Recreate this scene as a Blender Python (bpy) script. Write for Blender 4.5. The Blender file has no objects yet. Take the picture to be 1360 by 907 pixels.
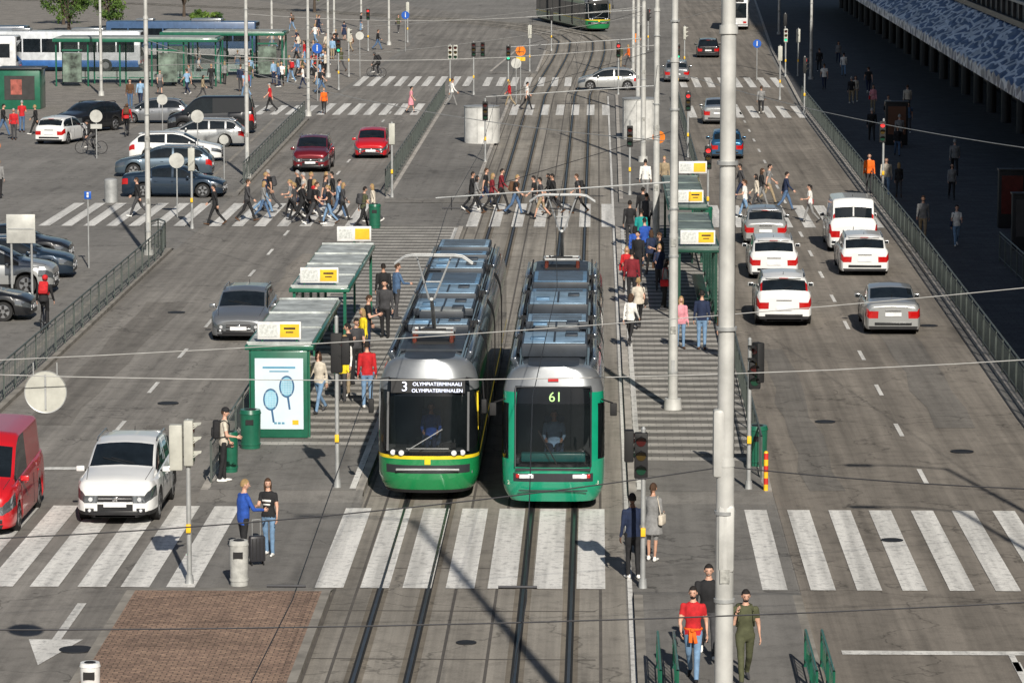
import bpy, bmesh, math, random
from mathutils import Vector, Matrix, noise
import numpy as np
random.seed(11)
R=math.radians
scene=bpy.context.scene
# ------------------------------------------------------------------ materials
MATS={}
def newmat(name):
    m=bpy.data.materials.new(name); m.use_nodes=True
    nt=m.node_tree; b=nt.nodes['Principled BSDF']
    return m,nt,nt.nodes,nt.links,b
def coord(nt,scale=(1,1,1),kind='Object'):
    tc=nt.nodes.new('ShaderNodeTexCoord'); mp=nt.nodes.new('ShaderNodeMapping')
    mp.inputs['Scale'].default_value=scale
    nt.links.new(tc.outputs[kind],mp.inputs['Vector']); return mp.outputs['Vector']
def noise_n(nt,vec,scale,detail=4,rough=.6):
    n=nt.nodes.new('ShaderNodeTexNoise'); n.inputs['Scale'].default_value=scale
    n.inputs['Detail'].default_value=detail; n.inputs['Roughness'].default_value=rough
    nt.links.new(vec,n.inputs['Vector']); return n.outputs['Fac']
def ramp(nt,fac,stops):
    r=nt.nodes.new('ShaderNodeValToRGB'); e=r.color_ramp.elements
    e[0].position=stops[0][0]; e[0].color=(*stops[0][1],1)
    e[1].position=stops[1][0]; e[1].color=(*stops[1][1],1)
    for p,c in stops[2:]:
        x=e.new(p); x.color=(*c,1)
    nt.links.new(fac,r.inputs['Fac']); return r.outputs['Color']
def mixc(nt,a,b,fac,mode='MIX'):
    m=nt.nodes.new('ShaderNodeMix'); m.data_type='RGBA'; m.blend_type=mode
    for s,val in ((m.inputs[6],a),(m.inputs[7],b),(m.inputs[0],fac)):
        if isinstance(val,(tuple,list)): s.default_value=(*val,1)
        elif isinstance(val,(int,float)): s.default_value=val
        else: nt.links.new(val,s)
    return m.outputs[2]
def bump(nt,b,fac,strength=.2,dist=.02):
    n=nt.nodes.new('ShaderNodeBump'); n.inputs['Strength'].default_value=strength; n.inputs['Distance'].default_value=dist
    nt.links.new(fac,n.inputs['Height']); nt.links.new(n.outputs['Normal'],b.inputs['Normal'])
def M(name,c,rough=.6,metal=0,var=.18,scale=3,coat=0,emit=0,alpha=1):
    if name in MATS: return MATS[name]
    m,nt,N,L,b=newmat(name)
    v=coord(nt); f=noise_n(nt,v,scale,5)
    lo=tuple(x*(1-var) for x in c); hi=tuple(min(1,x*(1+var)) for x in c)
    col=ramp(nt,f,[(.3,lo),(.7,hi)])
    L.new(col,b.inputs['Base Color'])
    b.inputs['Roughness'].default_value=rough; b.inputs['Metallic'].default_value=metal
    b.inputs['Coat Weight'].default_value=coat; b.inputs['Coat Roughness'].default_value=.06
    if alpha<1: b.inputs['Alpha'].default_value=alpha
    if emit:
        b.inputs['Emission Color'].default_value=(*c,1); b.inputs['Emission Strength'].default_value=emit
    MATS[name]=m; return m
def G(v): return (v,v,v)

def asphalt(name,c,tint=(1.03,1.0,.96),streak=1.0):
    m,nt,N,L,b=newmat(name)
    v=coord(nt)
    big=noise_n(nt,v,.11,5,.65)
    col=ramp(nt,big,[(.3,tuple(c*.78*t for t in tint)),(.7,tuple(c*1.18*t for t in tint))])
    vs=coord(nt,(1.3,.022,1)); st=noise_n(nt,vs,1.6,4,.65)
    s=ramp(nt,st,[(.32,G(1-.44*streak)),(.66,G(1+.0))])
    col=mixc(nt,col,s,1.0,'MULTIPLY')
    fine=noise_n(nt,v,30,3,.8)
    col=mixc(nt,col,ramp(nt,fine,[(.25,G(.66)),(.75,G(1.0))]),1.0,'MULTIPLY')
    mid=noise_n(nt,v,1.7,5,.75)
    col=mixc(nt,col,ramp(nt,mid,[(.33,G(.70)),(.52,G(1.0))]),.9,'MULTIPLY')
    vo=N.new('ShaderNodeTexVoronoi'); vo.feature='DISTANCE_TO_EDGE'; vo.inputs['Scale'].default_value=.16
    wv=N.new('ShaderNodeVectorMath'); wv.operation='ADD'
    nn=N.new('ShaderNodeTexNoise'); nn.inputs['Scale'].default_value=.6; nn.inputs['Detail'].default_value=5
    L.new(v,nn.inputs['Vector']); sc=N.new('ShaderNodeVectorMath'); sc.operation='SCALE'; sc.inputs['Scale'].default_value=3.0
    L.new(nn.outputs['Color'],sc.inputs[0]); L.new(v,wv.inputs[0]); L.new(sc.outputs[0],wv.inputs[1]); L.new(wv.outputs[0],vo.inputs['Vector'])
    crack=ramp(nt,vo.outputs['Distance'],[(.0,G(.4)),(.007,G(1.0))])
    col=mixc(nt,col,crack,.8,'MULTIPLY')
    oil=noise_n(nt,coord(nt,(.8,.16,1)),.9,3,.5)
    col=mixc(nt,col,ramp(nt,oil,[(.28,G(.64)),(.36,G(1.0))]),.85,'MULTIPLY')
    L.new(col,b.inputs['Base Color']); b.inputs['Roughness'].default_value=.85; b.inputs['Specular IOR Level'].default_value=.3
    bump(nt,b,fine,.4,.012)
    MATS[name]=m; return m
def paint_mat(name,c=.72):
    m,nt,N,L,b=newmat(name); v=coord(nt)
    f=noise_n(nt,v,5,6,.75); f2=noise_n(nt,v,45,3,.7)
    col=ramp(nt,f,[(.30,(c*.42,c*.41,c*.40)),(.5,(c,c*.98,c*.93))])
    col=mixc(nt,col,ramp(nt,f2,[(.25,G(.7)),(.6,G(1))]),1.0,'MULTIPLY')
    vs=coord(nt,(1.5,.05,1)); s=noise_n(nt,vs,1.8,3)
    col=mixc(nt,col,ramp(nt,s,[(.35,G(.66)),(.6,G(1))]),1.0,'MULTIPLY')
    L.new(col,b.inputs['Base Color']); b.inputs['Roughness'].default_value=.7
    MATS[name]=m; return m
def striped_paving(name,dark,light,period,duty=.5):
    m,nt,N,L,b=newmat(name); v=coord(nt)
    sx=N.new('ShaderNodeSeparateXYZ'); L.new(v,sx.inputs[0])
    d=N.new('ShaderNodeMath'); d.operation='DIVIDE'; d.inputs[1].default_value=period; L.new(sx.outputs['Y'],d.inputs[0])
    fr=N.new('ShaderNodeMath'); fr.operation='FRACT'; L.new(d.outputs[0],fr.inputs[0])
    lt=N.new('ShaderNodeMath'); lt.operation='LESS_THAN'; lt.inputs[1].default_value=duty; L.new(fr.outputs[0],lt.inputs[0])
    col=mixc(nt,dark,light,lt.outputs[0])
    br=N.new('ShaderNodeTexBrick'); br.inputs['Scale'].default_value=1; br.inputs['Brick Width'].default_value=.4; br.inputs['Row Height'].default_value=.275
    br.inputs['Mortar Size'].default_value=.012; br.inputs['Color1'].default_value=(1,1,1,1); br.inputs['Color2'].default_value=(.8,.8,.8,1); br.inputs['Mortar'].default_value=(.5,.5,.5,1)
    L.new(v,br.inputs['Vector'])
    col=mixc(nt,col,br.outputs['Color'],.8,'MULTIPLY')
    f=noise_n(nt,v,.9,6,.75)
    col=mixc(nt,col,ramp(nt,f,[(.3,G(.62)),(.62,G(1.05))]),1.0,'MULTIPLY')
    L.new(col,b.inputs['Base Color']); b.inputs['Roughness'].default_value=.85
    MATS[name]=m; return m
def brick_paving(name,c1,c2,mort,bw=.22,rh=.11):
    m,nt,N,L,b=newmat(name); v=coord(nt)
    br=N.new('ShaderNodeTexBrick'); br.inputs['Scale'].default_value=1; br.inputs['Brick Width'].default_value=bw; br.inputs['Row Height'].default_value=rh
    br.inputs['Mortar Size'].default_value=.012; br.inputs['Color1'].default_value=(*c1,1); br.inputs['Color2'].default_value=(*c2,1); br.inputs['Mortar'].default_value=(*mort,1)
    L.new(v,br.inputs['Vector'])
    f=noise_n(nt,v,.7,6,.75)
    col=mixc(nt,br.outputs['Color'],ramp(nt,f,[(.3,G(.6)),(.65,G(1.08))]),1.0,'MULTIPLY')
    f3=noise_n(nt,v,9,4,.8)
    col=mixc(nt,col,ramp(nt,f3,[(.3,G(.5)),(.65,G(1.2))]),1.0,'MULTIPLY')
    L.new(col,b.inputs['Base Color']); b.inputs['Roughness'].default_value=.9
    MATS[name]=m; return m

A_road=asphalt('asphalt_left',.315,(1.07,1.0,.91),.9)
A_right=asphalt('asphalt_right',.305,(1.12,1.0,.86),1.0)
A_gen=asphalt('asphalt_general',.28,(1.05,1.0,.93),.4)
A_dark=asphalt('asphalt_median',.255,(1.05,1,.93),.5)
TRK=asphalt('track_concrete',.40,(1.09,1.0,.87),1.0)
PAVE=striped_paving('striped_paving',(.195,.185,.168),(.51,.485,.445),1.12,.45)
COB=brick_paving('cobble_brown',(.42,.28,.20),(.30,.195,.145),(.13,.095,.07),.2,.12)
PLZ=brick_paving('plaza_cobbles',(.34,.31,.275),(.26,.24,.215),(.16,.15,.135),.5,.35)
SWK=brick_paving('sidewalk_slabs',(.11,.11,.115),(.08,.08,.085),(.045,.045,.045),.6,.4)
KERB=M('granite_kerb',(.42,.39,.35),.8,var=.35,scale=1.5)
KERBD=M('granite_kerb_dark',(.26,.24,.21),.85,var=.35,scale=1.5)
WP=paint_mat('white_road_paint',.90)
RAIL=M('rail_steel',(.10,.10,.105),.35,.8)
GROOVE=M('rail_groove',(.012,.012,.012),.9)
BLK=M('black_rubber',(.012,.012,.013),.7)
GLASS=M('dark_glass',(.010,.014,.018),.05,0,.3)
GLASSB=M('tram_glass',(.008,.010,.012),.07,0,.4,1.2)
GLASSF=M('tram_windscreen',(.010,.014,.016),.04,0,.3,1.2,alpha=.52)
STEEL=M('galvanised_steel',(.40,.41,.41),.5,.35,.25,2)
POLE=M('pole_grey_paint',(.50,.50,.48),.5,.1,.25,1.5)
DGRN=M('dark_green_paint',(.012,.12,.07),.35,coat=.4)
DFEN=M('fence_green_grey',(.12,.14,.13),.5,.3)
CHROME=M('chrome',(.6,.6,.62),.15,1)
RIM=M('alloy_rim',(.42,.43,.45),.3,.8)
PLATE=M('number_plate',(.75,.76,.78),.4)
TAIL=M('tail_lamp',(.45,.008,.008),.15,coat=.8)
HEAD=M('head_lamp',(.20,.22,.24),.05,.7,coat=1)
LAMP=M('lamp_reflector',(.75,.77,.8),.1,.3)
WHITE=M('white_gloss',(.74,.74,.73),.3)

# ------------------------------------------------------------------ mesh builder
class MB:
    def __init__(s): s.v=[];s.f=[];s.m=[];s.mats=[];s.T=None
    def mi(s,mat):
        if mat not in s.mats: s.mats.append(mat)
        return s.mats.index(mat)
    def add(s,vs,fs,mat):
        o=len(s.v)
        if s.T is not None: vs=[s.T@Vector(v) for v in vs]
        s.v.extend([tuple(v) for v in vs]); 
        for k,f in enumerate(fs):
            s.f.append([i+o for i in f]); s.m.append(s.mi(mat[k] if isinstance(mat,list) else mat))
    def box(s,c,d,mat,rz=0,bev=0,rx=0,ry=0):
        x,y,z=d[0]/2,d[1]/2,d[2]/2
        RM=Matrix.Rotation(rz,3,'Z')@Matrix.Rotation(ry,3,'Y')@Matrix.Rotation(rx,3,'X')
        if bev<=0:
            vs=[(sx*x,sy*y,sz*z) for sz in(-1,1) for sy in(-1,1) for sx in(-1,1)]
            fs=[(0,2,3,1),(4,5,7,6),(0,1,5,4),(2,6,7,3),(0,4,6,2),(1,3,7,5)]
        else:
            bm=bmesh.new(); bmesh.ops.create_cube(bm,size=1)
            for v in bm.verts: v.co=Vector((v.co.x*2*x,v.co.y*2*y,v.co.z*2*z))
            bmesh.ops.bevel(bm,geom=bm.edges[:],offset=bev,segments=2,affect='EDGES',profile=.5)
            bm.verts.index_update()
            vs=[tuple(v.co) for v in bm.verts]; fs=[[v.index for v in f.verts] for f in bm.faces]; bm.free()
        c=Vector(c); s.add([RM@Vector(v)+c for v in vs],fs,mat)
    def tube(s,p0,p1,r0,r1,mat,n=10,caps=True):
        p0=Vector(p0);p1=Vector(p1);d=(p1-p0)
        if d.length<1e-6:return
        d.normalize(); a=Vector((0,0,1)) if abs(d.z)<.9 else Vector((1,0,0))
        u=d.cross(a).normalized(); w=d.cross(u)
        vs=[]
        for p,r in((p0,r0),(p1,r1)):
            for k in range(n):
                t=2*math.pi*k/n; vs.append(p+u*(r*math.cos(t))+w*(r*math.sin(t)))
        fs=[(k,(k+1)%n,n+(k+1)%n,n+k) for k in range(n)]
        if caps: fs+=[tuple(range(n))[::-1],tuple(range(n,2*n))]
        s.add(vs,fs,mat)
    def path(s,pts,r,mat,n=6):
        for a,b in zip(pts[:-1],pts[1:]): s.tube(a,b,r,r,mat,n,False)
    def sph(s,c,r,mat,seg=12,rings=8,rot=None):
        if not isinstance(r,(tuple,list)): r=(r,r,r)
        vs=[];fs=[]
        for i in range(rings+1):
            t=math.pi*i/rings
            for j in range(seg):
                a=2*math.pi*j/seg
                v=Vector((r[0]*math.sin(t)*math.cos(a),r[1]*math.sin(t)*math.sin(a),r[2]*math.cos(t)))
                if rot is not None: v=rot@v
                vs.append(v+Vector(c))
        for i in range(rings):
            for j in range(seg):
                fs.append((i*seg+j,i*seg+(j+1)%seg,(i+1)*seg+(j+1)%seg,(i+1)*seg+j))
        s.add(vs,fs,mat)
    def quad(s,pts,mat): s.add(pts,[tuple(range(len(pts)))],mat)
    def obj(s,name,loc=(0,0,0),rz=0,ang=35,parent=None,norm=True):
        me=bpy.data.meshes.new(name)
        me.from_pydata(s.v,[],s.f)
        for m in s.mats: me.materials.append(m)
        me.polygons.foreach_set('material_index',s.m)
        if norm:
            bm=bmesh.new(); bm.from_mesh(me)
            bmesh.ops.remove_doubles(bm,verts=bm.verts,dist=.0004)
            bmesh.ops.recalc_face_normals(bm,faces=bm.faces); bm.to_mesh(me); bm.free()
        if ang:
            me.polygons.foreach_set('use_smooth',[True]*len(me.polygons))
            me.set_sharp_from_angle(angle=R(ang))
        me.update()
        o=bpy.data.objects.new(name,me); scene.collection.objects.link(o)
        o.location=loc; o.rotation_euler=(0,0,rz)
        if parent: o.parent=parent
        return o

# ------------------------------------------------------------------ ground
def sheet(name,pts,z,mat):
    b=MB(); b.quad([(p[0],p[1],z) for p in pts],mat); o=b.obj(name,ang=0,norm=False)
    return o
def strip(name,rows,z,mat):
    b=MB()
    for (y0,a0,b0),(y1,a1,b1) in zip(rows[:-1],rows[1:]):
        b.quad([(a0,y0,z),(b0,y0,z),(b1,y1,z),(a1,y1,z)],mat)
    return b.obj(name,ang=0,norm=False)
def slab(name,rows,h,top,kerb=KERB,kw=.18,endm=None):
    b=MB(); cols=lambda a,c:[(a,0),(a,h),(a+kw,h),(c-kw,h),(c,h),(c,0)]
    mats=[kerb,kerb,top,kerb,kerb]
    for (y0,a0,c0),(y1,a1,c1) in zip(rows[:-1],rows[1:]):
        p=cols(a0,c0);q=cols(a1,c1)
        for k in range(5):
            b.quad([(p[k][0],y0,p[k][1]),(p[k+1][0],y0,p[k+1][1]),(q[k+1][0],y1,q[k+1][1]),(q[k][0],y1,q[k][1])],mats[k])
    for (y,a,c),sg in((rows[0],-1),(rows[-1],1)): b.quad([(a,y+sg*.9,0.008),(c,y+sg*.9,0.008),(c,y,h),(a,y,h)],endm or top)
    return b.obj(name,ang=0)
sheet('ground',[(-1500,-300),(1500,-300),(1500,3000),(-1500,3000)],-.006,A_gen)
strip('road',[(20,-16.4,-9.4),(150,-16.6,-9.5),(232,-17.4,-9.8),(262,-16.8,-8.6),(312,-15.6,-7),(345,-18,-8.6),(376,-24,-13),(430,-42,-29)],.004,A_road)
strip('road',[(20,4.2,11.4),(90,4.25,11.4),(140,4.7,12.0),(230,5.4,12.6),(300,6.4,14.2),(420,9,18)],.004,A_right)
def tx(y):
    s=0
    if y>240: s+=1.1*min(1,(y-240)/55)**1
    if y>318: s-=.0062*(y-318)**2
    return s
ysT=[20,60,100,150,200,240,255,270,285,300,318,330,342,354,366,378,392,408,430]
strip('tram_track_bed',[(y,-5.5+tx(y),.62+tx(y)) for y in ysT],.007,TRK)
b=MB(); GRIME=asphalt('rail_side_grime',.27,(1.15,1,.8),1.1)
for tc in(-3.97,-1.0):
    for side in(-.5,.5):
        for y0,y1 in zip(ysT[:-1],ysT[1:]):
            a0=tc+side+tx(y0);a1=tc+side+tx(y1)
            b.quad([(a0-.17,y0,.0103),(a0+.17,y0,.0103),(a1+.17,y1,.0103),(a1-.17,y1,.0103)],GRIME)
            b.quad([(a0-.075,y0,.015),(a0+.075,y0,.015),(a1+.075,y1,.015),(a1-.075,y1,.015)],GROOVE)
            b.quad([(a0-.03,y0,.030),(a0+.03,y0,.030),(a1+.03,y1,.030),(a1-.03,y1,.030)],RAIL)
b.obj('tram_rails',ang=0,norm=False)
b=MB(); JN=M('joint_dark',(.10,.09,.08),.9)
for xx in(-5.42,-2.9,-2.05,.1,-4.95):
    for y0,y1 in zip(ysT[:-1],ysT[1:]):
        b.quad([(xx-.03+tx(y0),y0,.0115),(xx+.03+tx(y0),y0,.0115),(xx+.03+tx(y1),y1,.0115),(xx-.03+tx(y1),y1,.0115)],JN)
y=22
while y<240:
    b.quad([(-5.4,y,.0129),(-.0,y,.0129),(-.0,y+.06,.0129),(-5.4,y+.06,.0129)],JN); y+=random.choice([4.5,6,9])
b.obj('track_bed_joints',ang=0,norm=False)

slab('tram_platform',[(85.0,-9.45,-5.55),(88,-9.5,-5.55),(149.8,-9.45,-5.55)],.15,PAVE,endm=A_dark)
slab('tram_platform',[(85.0,.78,4.2),(120,.78,4.4),(149.8,.78,4.7)],.15,PAVE,endm=A_dark)
strip('platform_apron_pavement',[(85.0,-9.25,-5.75),(91.3,-9.25,-5.75)],.154,A_dark)
strip('platform_apron_pavement',[(85.0,.98,4.0),(89.5,.98,4.0)],.154,A_dark)
slab('traffic_island',[(20,-9.3,-5.45),(72.9,-9.65,-5.45)],.13,COB,KERBD,endm=KERBD)
slab('traffic_island',[(20,.75,4.2),(72.7,.78,4.2)],.13,A_dark,KERBD,endm=A_dark)
strip('pavement',[(73.5,-9.4,-5.5),(84.1,-9.4,-5.5)],.009,A_dark)
strip('pavement',[(73.5,.7,4.2),(84.1,.7,4.2)],.009,A_dark)
slab('median_pavement',[(163,-9.6,-5.6),(238,-9.8,-5.6)],.12,A_dark,endm=A_dark)
slab('median_pavement',[(163,1.0,4.9),(240,1.2,5.3)],.12,A_dark,endm=A_dark)
slab('median_pavement',[(268,-8.0,-4.4),(300,-6.8,-4.2)],.12,A_dark,endm=A_dark)
slab('median_pavement',[(266,2.6,5.9),(330,3.4,7)],.12,A_dark,endm=A_dark)
slab('sidewalk',[(20,11.6,60),(95,11.7,60),(140,12.25,60),(230,12.9,60),(300,14.4,60),(430,18.4,60)],.12,SWK)
slab('sidewalk_strip',[(40,-17.5,-16.45),(98,-17.4,-16.4),(141,-17.6,-16.7)],.12,A_gen,KERBD)
slab('sidewalk_strip',[(166,-18.6,-16.5),(216,-19.4,-17.3)],.12,A_gen,KERBD)
strip('plaza_pavement',[(234,-120,-17.8),(262,-120,-17.2),(312,-120,-16.1),(345,-120,-18.6),(376,-120,-24.6),(430,-120,-43)],-.001,PLZ)
strip('plaza_pavement',[(208,-120,-27),(234,-120,-27)],-.001,PLZ)
b=MB()
def mark(x0,x1,y0,y1,z=.018): b.quad([(x0,y0,z),(x1,y0,z),(x1,y1,z),(x0,y1,z)],WP)
for c in(-17.2,-16.2,-15.25,-14.3,-13.35,-12.45,-11.5,-10.5,-9.6,-8.65): mark(c-.3,c+.3,73.8,83.5)
for c in(-5.55,-4.6,-3.72,-2.82,-1.95,-1.0,-.1): mark(c-.3,c+.3,73.8,83.3,.022)
for c in(3.72,4.72,5.68,6.62,7.6,8.55,9.5,10.5,11.3): mark(c-.26,c+.26,73.8,83.3)
def zeb(x0,x1,y0,y1,z=.018,p=.95):
    x=x0
    while x<x1: mark(x,x+.48,y0,y1,z); x+=p
zeb(-23.5,-17.2,150.9,161.5);zeb(-16.3,-9.9,150.9,161.5);zeb(-5.5,.5,150.9,161.5,.022);zeb(4.9,11.6,150.9,161)
zeb(-22,-18,221,230);zeb(-17.2,-10.3,221,232);zeb(-5.4,.5,221,231,.022);zeb(5.6,12.4,219,230)
zeb(-17,-9,251,263);zeb(-8,1.4,251,262,.022);zeb(5.8,12.8,250,262)
for k in range(20):
    y=87+k*7.5
    if 149<y+1.5<162: continue
    xx=8.05+max(0,(y-90))*.006
    if y<240: mark(xx-.06,xx+.06,y,y+2.2)
    if y>92: mark(-12.85,-12.73,y,y+2.2)
for k in range(6): mark(7.9-.06,8.0,30+k*7,32+k*7)
mark(4.7,11.2,67.6,67.95); mark(7.85,7.97,66.2,67.6); mark(-16,-12.9,88.6,89.0)
mark(.66,.76,20,240,.016)
b.quad([(-10.55,68.6,.018),(-10.37,68.6,.018),(-10.37,72.1,.018),(-10.55,72.1,.018)],WP)
b.quad([(-11.0,68.6,.0181),(-9.95,68.6,.0181),(-10.47,66.3,.0181)],WP)
b.obj('road_markings',ang=0,norm=False)
b=MB(); MH=M('manhole_iron',(.03,.03,.032),.6,.4)
for (x,y,r) in((-9.95,67.7,.33),(9.4,92,.3),(-12,100,.3),(6.2,97,.28),(10.9,118,.3),(-14.2,121,.3),(-15,93,.3),(6.6,79.5,.25),(-2.5,68.5,.2)):
    b.tube((x,y,.0),(x,y,.026),r,r,MH,20)
b.obj('manhole_covers',ang=0)
b=MB()
b.quad([(-5.9,85.2,.158),(-5.75,85.2,.158),(-5.75,149,.158),(-5.9,149,.158)],WP)
b.quad([(.98,85.2,.158),(1.12,85.2,.158),(1.12,149,.158),(.98,149,.158)],WP)
b.obj('platform_edge_lines',ang=0,norm=False)
PT=asphalt('asphalt_patch_dark',.25,(1.08,1,.9),.9); PT2=asphalt('asphalt_patch_light',.35,(1.1,1,.88),.9)
def patch(x0,x1,y0,y1,m,z=.010):
    rr=random.Random(int(y0*7+x0)); n=9; L=[];Rr=[]
    for k in range(n+1):
        y=y0+(y1-y0)*k/n; L.append((x0+rr.uniform(-.12,.12),y)); Rr.append((x1+rr.uniform(-.12,.12),y))
    b=MB()
    for k in range(n): b.quad([(*L[k],z),(*Rr[k],z),(*Rr[k+1],z),(*L[k+1],z)],m)
    b.obj('asphalt_patch',ang=0,norm=False)
for a in((-15.5,-14.2,96,124,PT),(-11.6,-10.6,118,140,PT2),(9.1,10.2,96,128,PT),(-14.4,-13.4,56,70,PT2),(5.9,7.1,50,64,PT),(5.1,5.9,86,112,PT),(8.9,10.3,62,72,PT),(-12,-10.8,86,96,PT)): patch(*a)

# ------------------------------------------------------------------ fences
def fence(name,pts,h=1.05,z0=.12,step=.30,mat=DFEN,post=2.0):
    b=MB()
    for (x0,y0),(x1,y1) in zip(pts[:-1],pts[1:]):
        L=math.hypot(x1-x0,y1-y0); P=lambda t,z:(x0+(x1-x0)*t,y0+(y1-y0)*t,z)
        b.tube(P(0,z0+h),P(1,z0+h),.028,.028,mat,6,False)
        b.tube(P(0,z0+h-.14),P(1,z0+h-.14),.012,.012,mat,5,False)
        b.tube(P(0,z0+.15),P(1,z0+.15),.016,.016,mat,5,False)
        n=max(1,round(L/post))
        for k in range(n+1): b.tube(P(k/n,0),P(k/n,z0+h),.028,.028,mat,6)
        m=max(1,int(L/step))
        for k in range(m+1): b.tube(P(k/m,z0+.15),P(k/m,z0+h-.14),.007,.007,mat,4,False)
    return b.obj(name,norm=False)
fence('pedestrian_railing',[(-16.6,40),(-16.6,98),(-16.75,138),(-16.95,141),(-17.35,142),(-17.6,140)])
fence('pedestrian_railing',[(-16.7,170),(-17.5,216)])
fence('pedestrian_railing',[(-9.75,166),(-9.95,236)])
fence('pedestrian_railing',[(11.85,40),(11.85,96),(12.4,140),(13.1,232)])
fence('pedestrian_railing',[(4.02,87),(4.2,122)])
fence('pedestrian_railing',[(4.75,168),(5.1,236)])
fence('pedestrian_railing',[(-9.3,86),(-9.3,96)])
for x,y in((1.15,65.8),(3.9,66)):
    fence('stair_railing',[(x,62.5),(x,y)],.7,.12,.3,DGRN,1.7); fence('stair_railing',[(x+.3,62.5),(x+.3,y)],.7,.12,.3,DGRN,1.7)

# ------------------------------------------------------------------ cars
KIND={
'hatch':dict(L=4.1,W=1.76,r=.30,fw=.82,rw=3.36,ws=(.95,1.68),bw=(3.62,3.97),
  prof=[(0,.66),(.05,.73),(.16,.80),(.4,.88),(.95,1.0),(1.3,1.22),(1.7,1.40),(2.3,1.48),(3.3,1.44),(3.62,1.36),(3.98,1.0),(4.06,.93),(4.1,.86)],belt=(.84,.98)),
'suv':dict(L=4.57,W=1.86,r=.36,fw=.93,rw=3.6,ws=(1.15,1.98),bw=(4.02,4.42),
  prof=[(0,.82),(.04,.91),(.14,.99),(.35,1.06),(.7,1.12),(1.15,1.19),(1.55,1.43),(1.95,1.61),(2.5,1.69),(3.4,1.66),(3.98,1.56),(4.42,1.16),(4.53,1.05),(4.57,.94)],belt=(.97,1.14)),
'wagon':dict(L=4.75,W=1.83,r=.32,fw=.92,rw=3.72,ws=(1.2,2.0),bw=(4.2,4.6),
  prof=[(0,.65),(.05,.72),(.18,.79),(.5,.87),(1.2,.99),(1.6,1.22),(1.98,1.40),(2.5,1.49),(3.9,1.45),(4.2,1.37),(4.6,1.02),(4.71,.94),(4.75,.86)],belt=(.86,.99)),
'sedan':dict(L=4.65,W=1.80,r=.32,fw=.9,rw=3.65,ws=(1.15,1.88),bw=(3.12,3.85),
  prof=[(0,.63),(.05,.70),(.18,.77),(.5,.86),(1.15,.97),(1.5,1.19),(1.85,1.36),(2.4,1.45),(3.1,1.39),(3.5,1.24),(3.85,1.10),(4.3,1.07),(4.58,1.02),(4.65,.92)],belt=(.84,.98)),
'van':dict(L=4.95,W=1.96,r=.33,fw=.9,rw=3.9,ws=(.8,1.5),bw=(4.76,4.88),
  prof=[(0,.82),(.05,.92),(.25,1.05),(.8,1.22),(1.5,1.9),(1.95,2.08),(4.6,2.10),(4.76,2.04),(4.90,1.3),(4.93,1.1),(4.95,1.0)],belt=(1.05,1.25)),
}
def carpaint(name,c,metal=.25): return M('carpaint_'+name,c,.28,metal,.06,1,coat=.9)
CP=dict(white=carpaint('white',(.76,.765,.76),0),silver=carpaint('silver',(.44,.45,.45),.5),grey=carpaint('grey',(.22,.23,.245),.5),
 black=carpaint('black',(.014,.015,.018),.2),navy=carpaint('navy',(.018,.035,.06),.4),red=carpaint('red',(.55,.012,.018),.1),
 wine=carpaint('wine',(.19,.012,.02),.4),blue=carpaint('blue',(.03,.12,.24),.5),bluegrey=carpaint('bluegrey',(.09,.13,.17),.5))
SEAM=M('panel_gap',(.03,.03,.03),.8)
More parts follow.
